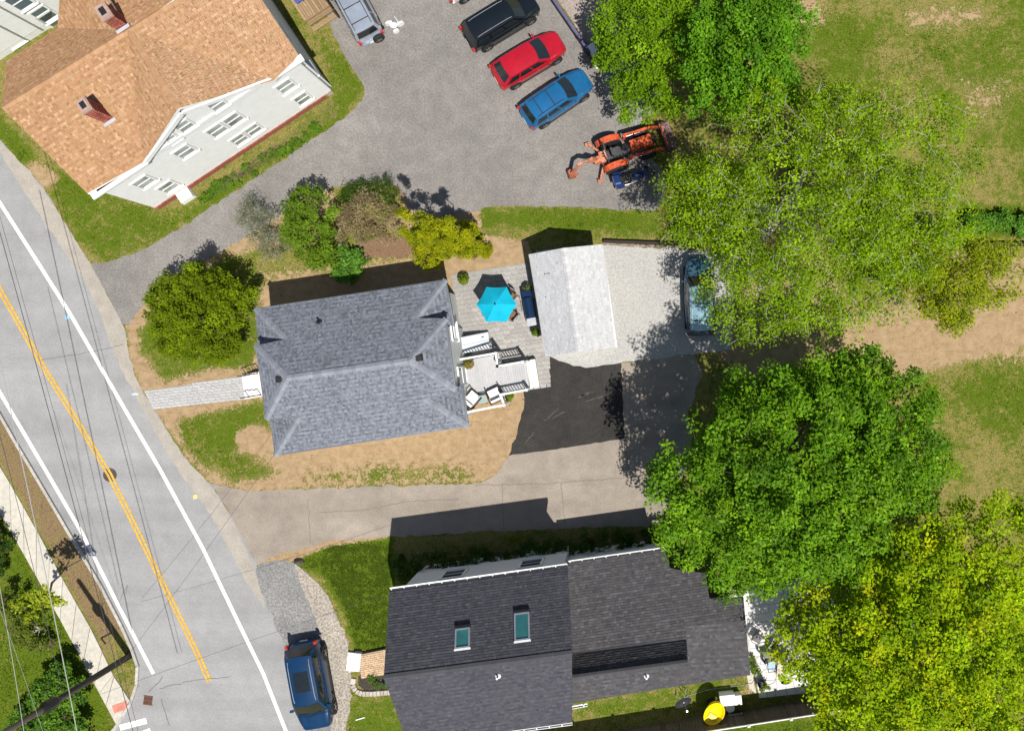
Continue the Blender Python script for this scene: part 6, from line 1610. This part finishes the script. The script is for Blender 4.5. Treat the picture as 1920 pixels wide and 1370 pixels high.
plant('dark_grass_clump', 'dark green grassy clump along the asphalt edge behind the beige shrub', 'plant', [(720, 358, 32, .6, .6), (690, 362, 32, .5, .5), (660, 372, 28, .5, .5)], [(0.06, 0.11, 0.014, 3), (0.085, 0.145, 0.02, 2), (0.04, 0.08, 0.01, 2)], leaf=.18, n=3000, clump=.30, trunk_r=.03, br=.01, asp=.2, up=.4)
def column(g, h, r, n=6, sp=0.0):
    """lobes stacked over one ground point, slimmer toward the tip"""
    out = []
    for i in range(n):
        z = h*(.12+.84*i/(n-1)); k = H/(H-z); rr = r*(1-.62*(i/(n-1))**1.4); jx, jy = rng.normal()*sp, rng.normal()*sp
        out.append((NX+(g[0]-NX)*k+jx, NY+(g[1]-NY)*k+jy, rr*F/(H-z), z, h/n*.85))
    return out
for lob, lb in ((column((832, 452), 7.6, .80, sp=5), 'tall golden evergreen beside the beige shrub'), (column((884, 455), 6.6, .80, sp=6), 'tall golden evergreen beside the dirt yard'), (column((900, 468), 4.2, .62, sp=5), 'short golden evergreen at the edge of the dirt yard'),
                ([(812, 470, 38, 1.3, 1.1), (790, 460, 24, 1.2, 1.0), (832, 462, 26, 1.4, 1.1), (815, 445, 26, 1.8, 1.4), (850, 445, 22, 1.6, 1.4)], 'low golden evergreen mound at the grey roof eave')):
    plant('golden_evergreen', lb, 'shrub', lob, [(0.27, 0.29, 0.006, 3), (0.33, 0.335, 0.008, 3), (0.19, 0.22, 0.006, 2), (0.12, 0.16, 0.008, 1)], leaf=.10, n=8500, clump=.26, trunk_r=.07, br=.014, flat=.8, group='golden evergreens', shell=.7, low=-.6)
# left side garden
plant('young_tree', 'small bright yellow leaved tree leaning over the left sidewalk', 'tree', [(55, 1135, 28, 3.6, .7), (80, 1118, 24, 3.8, .6), (105, 1120, 22, 3.8, .5), (45, 1150, 18, 3.4, .5)], [(0.26, 0.32, 0.012, 3), (0.32, 0.36, 0.014, 2), (0.19, 0.25, 0.012, 1)], leaf=.19, n=620, clump=.34, trunk_r=.05, br=.018, trunk=(95, 1092), wax=True, clumps=26)
plant('street_tree', 'dark leaved small street tree standing on the brown verge', 'tree', [(118, 1040, 1, 3, .2)], [(0.06, 0.1, 0.01, 1)], leaf=.05, n=10, clump=.1, trunk_r=.04, br=.01) if False else None
plant('garden_shrub', 'leafy green shrub under the utility pole', 'shrub', [(120, 1275, 40, 1.0, 1.0), (100, 1300, 44, 1.1, 1.0), (135, 1300, 28, .9, .8)], [(0.09, 0.19, 0.014, 3), (0.12, 0.235, 0.016, 2), (0.05, 0.12, 0.01, 2)], leaf=.13, n=6500, clump=.30, trunk_r=.06, br=.014, wax=True)
plant('garden_shrub', 'leafy green shrub at the bottom corner of the left lawn', 'shrub', [(70, 1345, 44, .9, .9), (110, 1352, 46, .9, .9), (40, 1362, 30, .7, .7), (150, 1368, 26, .7, .6)], [(0.085, 0.19, 0.014, 3), (0.115, 0.23, 0.016, 2), (0.05, 0.12, 0.01, 2)], leaf=.13, n=7000, clump=.30, trunk_r=.06, br=.014, wax=True)
plant('wild_shrub', 'wild olive green bush with pale stems beside the left sidewalk', 'shrub', [(62, 1185, 36, .8, .8), (40, 1160, 30, .8, .7), (20, 1130, 28, .9, .8), (80, 1210, 20, .5, .5)], [(0.10, 0.15, 0.012, 3), (0.14, 0.19, 0.02, 2), (0.17, 0.13, 0.06, 1)], leaf=.11, n=4200, clump=.30, trunk_r=.05, br=.014, twig=2, bark=M_barkpale)
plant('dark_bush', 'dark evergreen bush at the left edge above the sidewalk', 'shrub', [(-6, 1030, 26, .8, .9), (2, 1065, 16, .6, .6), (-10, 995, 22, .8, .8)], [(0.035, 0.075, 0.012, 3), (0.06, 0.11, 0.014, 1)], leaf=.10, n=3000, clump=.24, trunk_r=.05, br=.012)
# hedges
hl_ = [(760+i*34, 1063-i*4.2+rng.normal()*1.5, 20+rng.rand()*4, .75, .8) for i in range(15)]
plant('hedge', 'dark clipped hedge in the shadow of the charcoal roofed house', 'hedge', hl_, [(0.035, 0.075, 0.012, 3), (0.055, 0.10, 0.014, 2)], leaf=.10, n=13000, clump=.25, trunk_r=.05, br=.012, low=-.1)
plant('hedge', 'bright green leafy hedge strip beside the dry field', 'hedge', [(1815+i*22, 420+rng.normal()*3, 20+rng.rand()*6, .5, .55) for i in range(7)], [(0.075, 0.19, 0.014, 3), (0.105, 0.235, 0.018, 2)], leaf=.13, n=5200, clump=.27, trunk_r=.05, br=.012, wax=True)
plant('corner_bush', 'olive bush at the corner of the charcoal roofed house', 'shrub', [(768, 1085, 18, .8, .6), (775, 1072, 16, .7, .6)], [(0.10, 0.13, 0.012, 2), (0.07, 0.1, 0.01, 1)], leaf=.10, n=1200, clump=.22, trunk_r=.04, br=.01)
for lob, lb in (([(442+0, 0+1290, 12, .7, .35)], 'small round potted bush by the white patio'), ([(1433, 1290, 11, .62, .3)], 'round clipped bush in a dark pot at the patio corner')):
    if lob[0][0] > 1000: plant('potted_bush', lb, 'plant', lob, [(0.14, 0.19, 0.012, 2), (0.09, 0.14, 0.01, 1)], leaf=.07, n=500, clump=.14, trunk_r=.02, br=.008)
plant('wall_plants', 'low green plants along the end wall of the lower wing', 'plant', [(1408, 1232, 8, .25, .25), (1413, 1245, 9, .25, .25), (1417, 1258, 8, .22, .2)], [(0.10, 0.17, 0.012, 2), (0.14, 0.2, 0.02, 1)], leaf=.09, n=500, clump=.16, trunk_r=.02, br=.008)
plant('foundation_plants', 'leafy weeds along the brick foot of the large house', 'plant', [(380+i*9, 372-i*5.6+rng.normal()*2, 9+rng.rand()*4, .2, .22) for i in range(7)]+[(445+i*16, 335-i*10+rng.normal()*4, 8+rng.rand()*5, .2, .2) for i in range(10)], [(0.09, 0.19, 0.014, 3), (0.13, 0.22, 0.02, 2)], leaf=.12, n=2200, clump=.2, trunk_r=.02, br=.008)
plant('flower_bed_plants', 'small green plants in the planting bed beside the entry steps', 'plant', [(695, 1270, 9, .2, .2), (712, 1268, 9, .22, .2), (706, 1284, 8, .2, .18), (722, 1282, 8, .2, .18)], [(0.08, 0.16, 0.02, 3), (0.12, 0.2, 0.05, 1)], leaf=.09, n=650, clump=.15, trunk_r=.02, br=.006)
plant('corner_plants', 'leafy plants beside the white deck railing corner', 'plant', [(958, 742, 7, .3, .3), (953, 750, 6, .3, .25)], [(0.13, 0.2, 0.015, 2), (0.2, 0.24, 0.03, 1)], leaf=.10, n=260, clump=.14, trunk_r=.02, br=.006)
# potted plants
def potted(px, r, h, cols, label, z=0.03, n=420, pot=(0.09, 0.07, 0.06)):
    c = P(*px, z+h+.25); t = thing('potted_plant', label, 'plant', Vector((c.x, c.y, z)))
    b = Vector((c.x, c.y, z))
    MB().lathe(b, [(r*.45, 0), (r*.62, h), (r*.68, h), (r*.66, h+.03), (r*.58, h+.03), (r*.56, h-.03), (.01, h-.03)], 18).build('pot', mat('pot_%.2f' % pot[0], pot, 0.6, 0.1, 5), t)
    th = rng.rand(n)*2*np.pi; rr = r*np.sqrt(rng.rand(n)); pos = np.stack([c.x+rr*np.cos(th), c.y+rr*np.sin(th), z+h+.06+.42*(1-(rr/r)**2)*rng.rand(n)+.05], 1)
    nrm = np.stack([np.cos(th)*.7, np.sin(th)*.7, np.full(n, .8)], 1)+rng.normal(0, .3, (n, 3)); pal = np.array([q[:3] for q in cols]); w = np.array([q[3] for q in cols]); cl = pal[rng.choice(len(pal), n, p=w/w.sum())]*(1+rng.normal(0, .15, (n, 1)))
    V, Fq, C = leaf_arrays(pos, nrm, rng.uniform(.08, .16, n), np.clip(cl, .005, 1), asp=.4); link_mesh('foliage', fast_mesh('foliage', V-np.array(b, np.float32), Fq, M_leaf, C), t)
potted((868, 523), .30, .38, [(0.15, 0.22, 0.012, 3), (0.2, 0.25, 0.015, 2), (0.06, 0.05, 0.03, 1)], 'potted grass plant at the dirt corner of the paver patio')
potted((988, 541), .26, .40, [(0.13, 0.19, 0.015, 3), (0.20, 0.12, 0.35, .5)], 'potted plant with violet flowers at the far end of the grill')
potted((1003, 622), .22, .36, [(0.11, 0.18, 0.015, 3), (0.06, 0.1, 0.01, 1)], 'small potted green plant at the deck end of the grill')
potted((878, 682), .27, .34, [(0.26, 0.26, 0.03, 2), (0.42, 0.16, 0.16, 1.4), (0.12, 0.18, 0.02, 2)], 'potted plant with pink and yellow flowers on the grey deck', z=DZ)
po = thing('empty_pot', 'dark empty round pot at the edge of the white patio', 'pot', P(1429, 1282)); c = P(1428.5, 1281.5, .3)
MB().lathe((c.x, c.y, .02), [(.16, 0), (.22, .34), (.24, .34), (.23, .36), (.20, .36), (.18, .28), (.01, .28)], 20).build('pot', mat('slate_pot', (0.05, 0.05, 0.075), 0.6, 0.1, 5), po)

# ================================================================ GRASS
def grass():
    N = 420000
    x = rng.uniform(-30, 1950, N); y = rng.uniform(-30, 1400, N)
    d, l, b = masks(x, y)
    n1 = vnoise(x, y, 40, 3); n2 = vnoise(x, y, 12, 5); n3 = vnoise(x, y, 110, 9)
    n4 = vnoise(x, y, 5, 12); lv = np.clip(l+(n3-.5)*.45+(n1-.5)*.5+(n2-.5)*.55+(n4-.5)*.8, 0, 1)
    prob = np.clip(1.25-1.35*d-(n2-.5)*1.6*d, 0.012, 1)*np.clip(.30+.75*lv, 0, 1)*(1-.45*b)
    keep = rng.rand(N) < prob
    for poly in (ROAD_R+CURB[::-1], LOTN, LOTS, GRAVEL, DARKPAD, CARPAD, PATIO, WALK, WALKL, WPATIO):
        keep &= ~inside(x, y, poly)
    for poly in ([(530, 585), (862, 535), (880, 745), (560, 790)], [(300, 392), (626, 175), (420, -40), (100, 160)], [(792, 1070), (1070, 1034), (1250, 1012), (1395, 1090), (1395, 1230), (1090, 1265), (1065, 1300), (810, 1330)], [(1000, 490), (1130, 470), (1155, 640), (1030, 655)]):
        keep &= ~inside(x, y, poly)
    x, y, lv, b, n1, n2 = x[keep], y[keep], lv[keep], b[keep], n1[keep], n2[keep]; n = len(x)
    lush = np.array([0.058, 0.098, 0.004]); lush2 = np.array([0.135, 0.195, 0.014]); dry = np.array([0.25, 0.215, 0.06]); brn = np.array([0.22, 0.155, 0.085])
    t = rng.rand(n, 1); g = lush*(1-t)+lush2*t
    f = np.clip((lv-.18)/.55+rng.normal(0, .26, n), 0, 1)[:, None]; col = dry*(1-f)+g*f
    dk = np.clip((lv-.82)/.15, 0, 1)[:, None]; col = col*(1-.5*dk); bb = (b*rng.rand(n))[:, None]; col = col*(1-bb)+brn*bb; col *= (1+rng.normal(0, .16, (n, 1)))
    p = np.stack([(x-NX)*H/F, (NY-y)*H/F, np.zeros(n)], 1)
    h = rng.uniform(.03, .075, n)*(0.7+.6*lv); a = rng.rand(n)*2*np.pi; w = rng.uniform(.012, .026, n)
    dx = np.stack([np.cos(a), np.sin(a), np.zeros(n)], 1)*w[:, None]; ln = rng.normal(0, .035, (n, 3)); ln[:, 2] = 0
    V = np.stack([p-dx, p+dx, p+ln+np.stack([np.zeros(n), np.zeros(n), h], 1)], 1).reshape(-1, 3)
    Fq = np.arange(n*3).reshape(-1, 3)
    o = link_mesh('grass', fast_mesh('grass', V, Fq, M_blade, np.repeat(np.clip(col, .003, 1), 3, axis=0)))
    tag(o, 'short grass growing on the lawns and the open field', 'grass', kind='stuff')
grass()

# ================================================================ PEBBLES ON THE BARE SOIL
def pebbles():
    n = 9000; x = rng.uniform(230, 1920, n); y = rng.uniform(340, 920, n); d, l, b = masks(x, y); k = (d > .75) & (rng.rand(n) < .42)
    for poly in (ROAD_R+CURB[::-1], LOTN, LOTS, GRAVEL, DARKPAD, PATIO, WALK): k &= ~inside(x, y, poly)
    x, y = x[k], y[k]; n = len(x); r = rng.uniform(.012, .04, n)**1.0*(1+(rng.rand(n) < .05)*1.2)
    th = np.arange(5)*2*np.pi/5; V = np.zeros((n, 6, 3)); px = (x-NX)*H/F; py = (NY-y)*H/F
    for i in range(5): rr = r*rng.uniform(.7, 1.2, n); V[:, i, 0] = px+rr*np.cos(th[i]); V[:, i, 1] = py+rr*np.sin(th[i])
    V[:, 5, 0] = px; V[:, 5, 1] = py; V[:, 5, 2] = r*.9
    b0 = np.arange(n)*6; Fq = np.concatenate([np.stack([b0+i, b0+(i+1) % 5, b0+5], 1) for i in range(5)])
    c = np.array([.30, .235, .16])*rng.uniform(.5, 1.5, (n, 1)); o = link_mesh('pebbles', fast_mesh('pebbles', V.reshape(-1, 3), Fq, mat('pebble', (1, 1, 1), .9, .1, 9, attr=True), np.repeat(c, 6, axis=0)))
    tag(o, 'small pebbles and clods scattered on the bare tan soil', 'pebbles', kind='stuff')
pebbles()
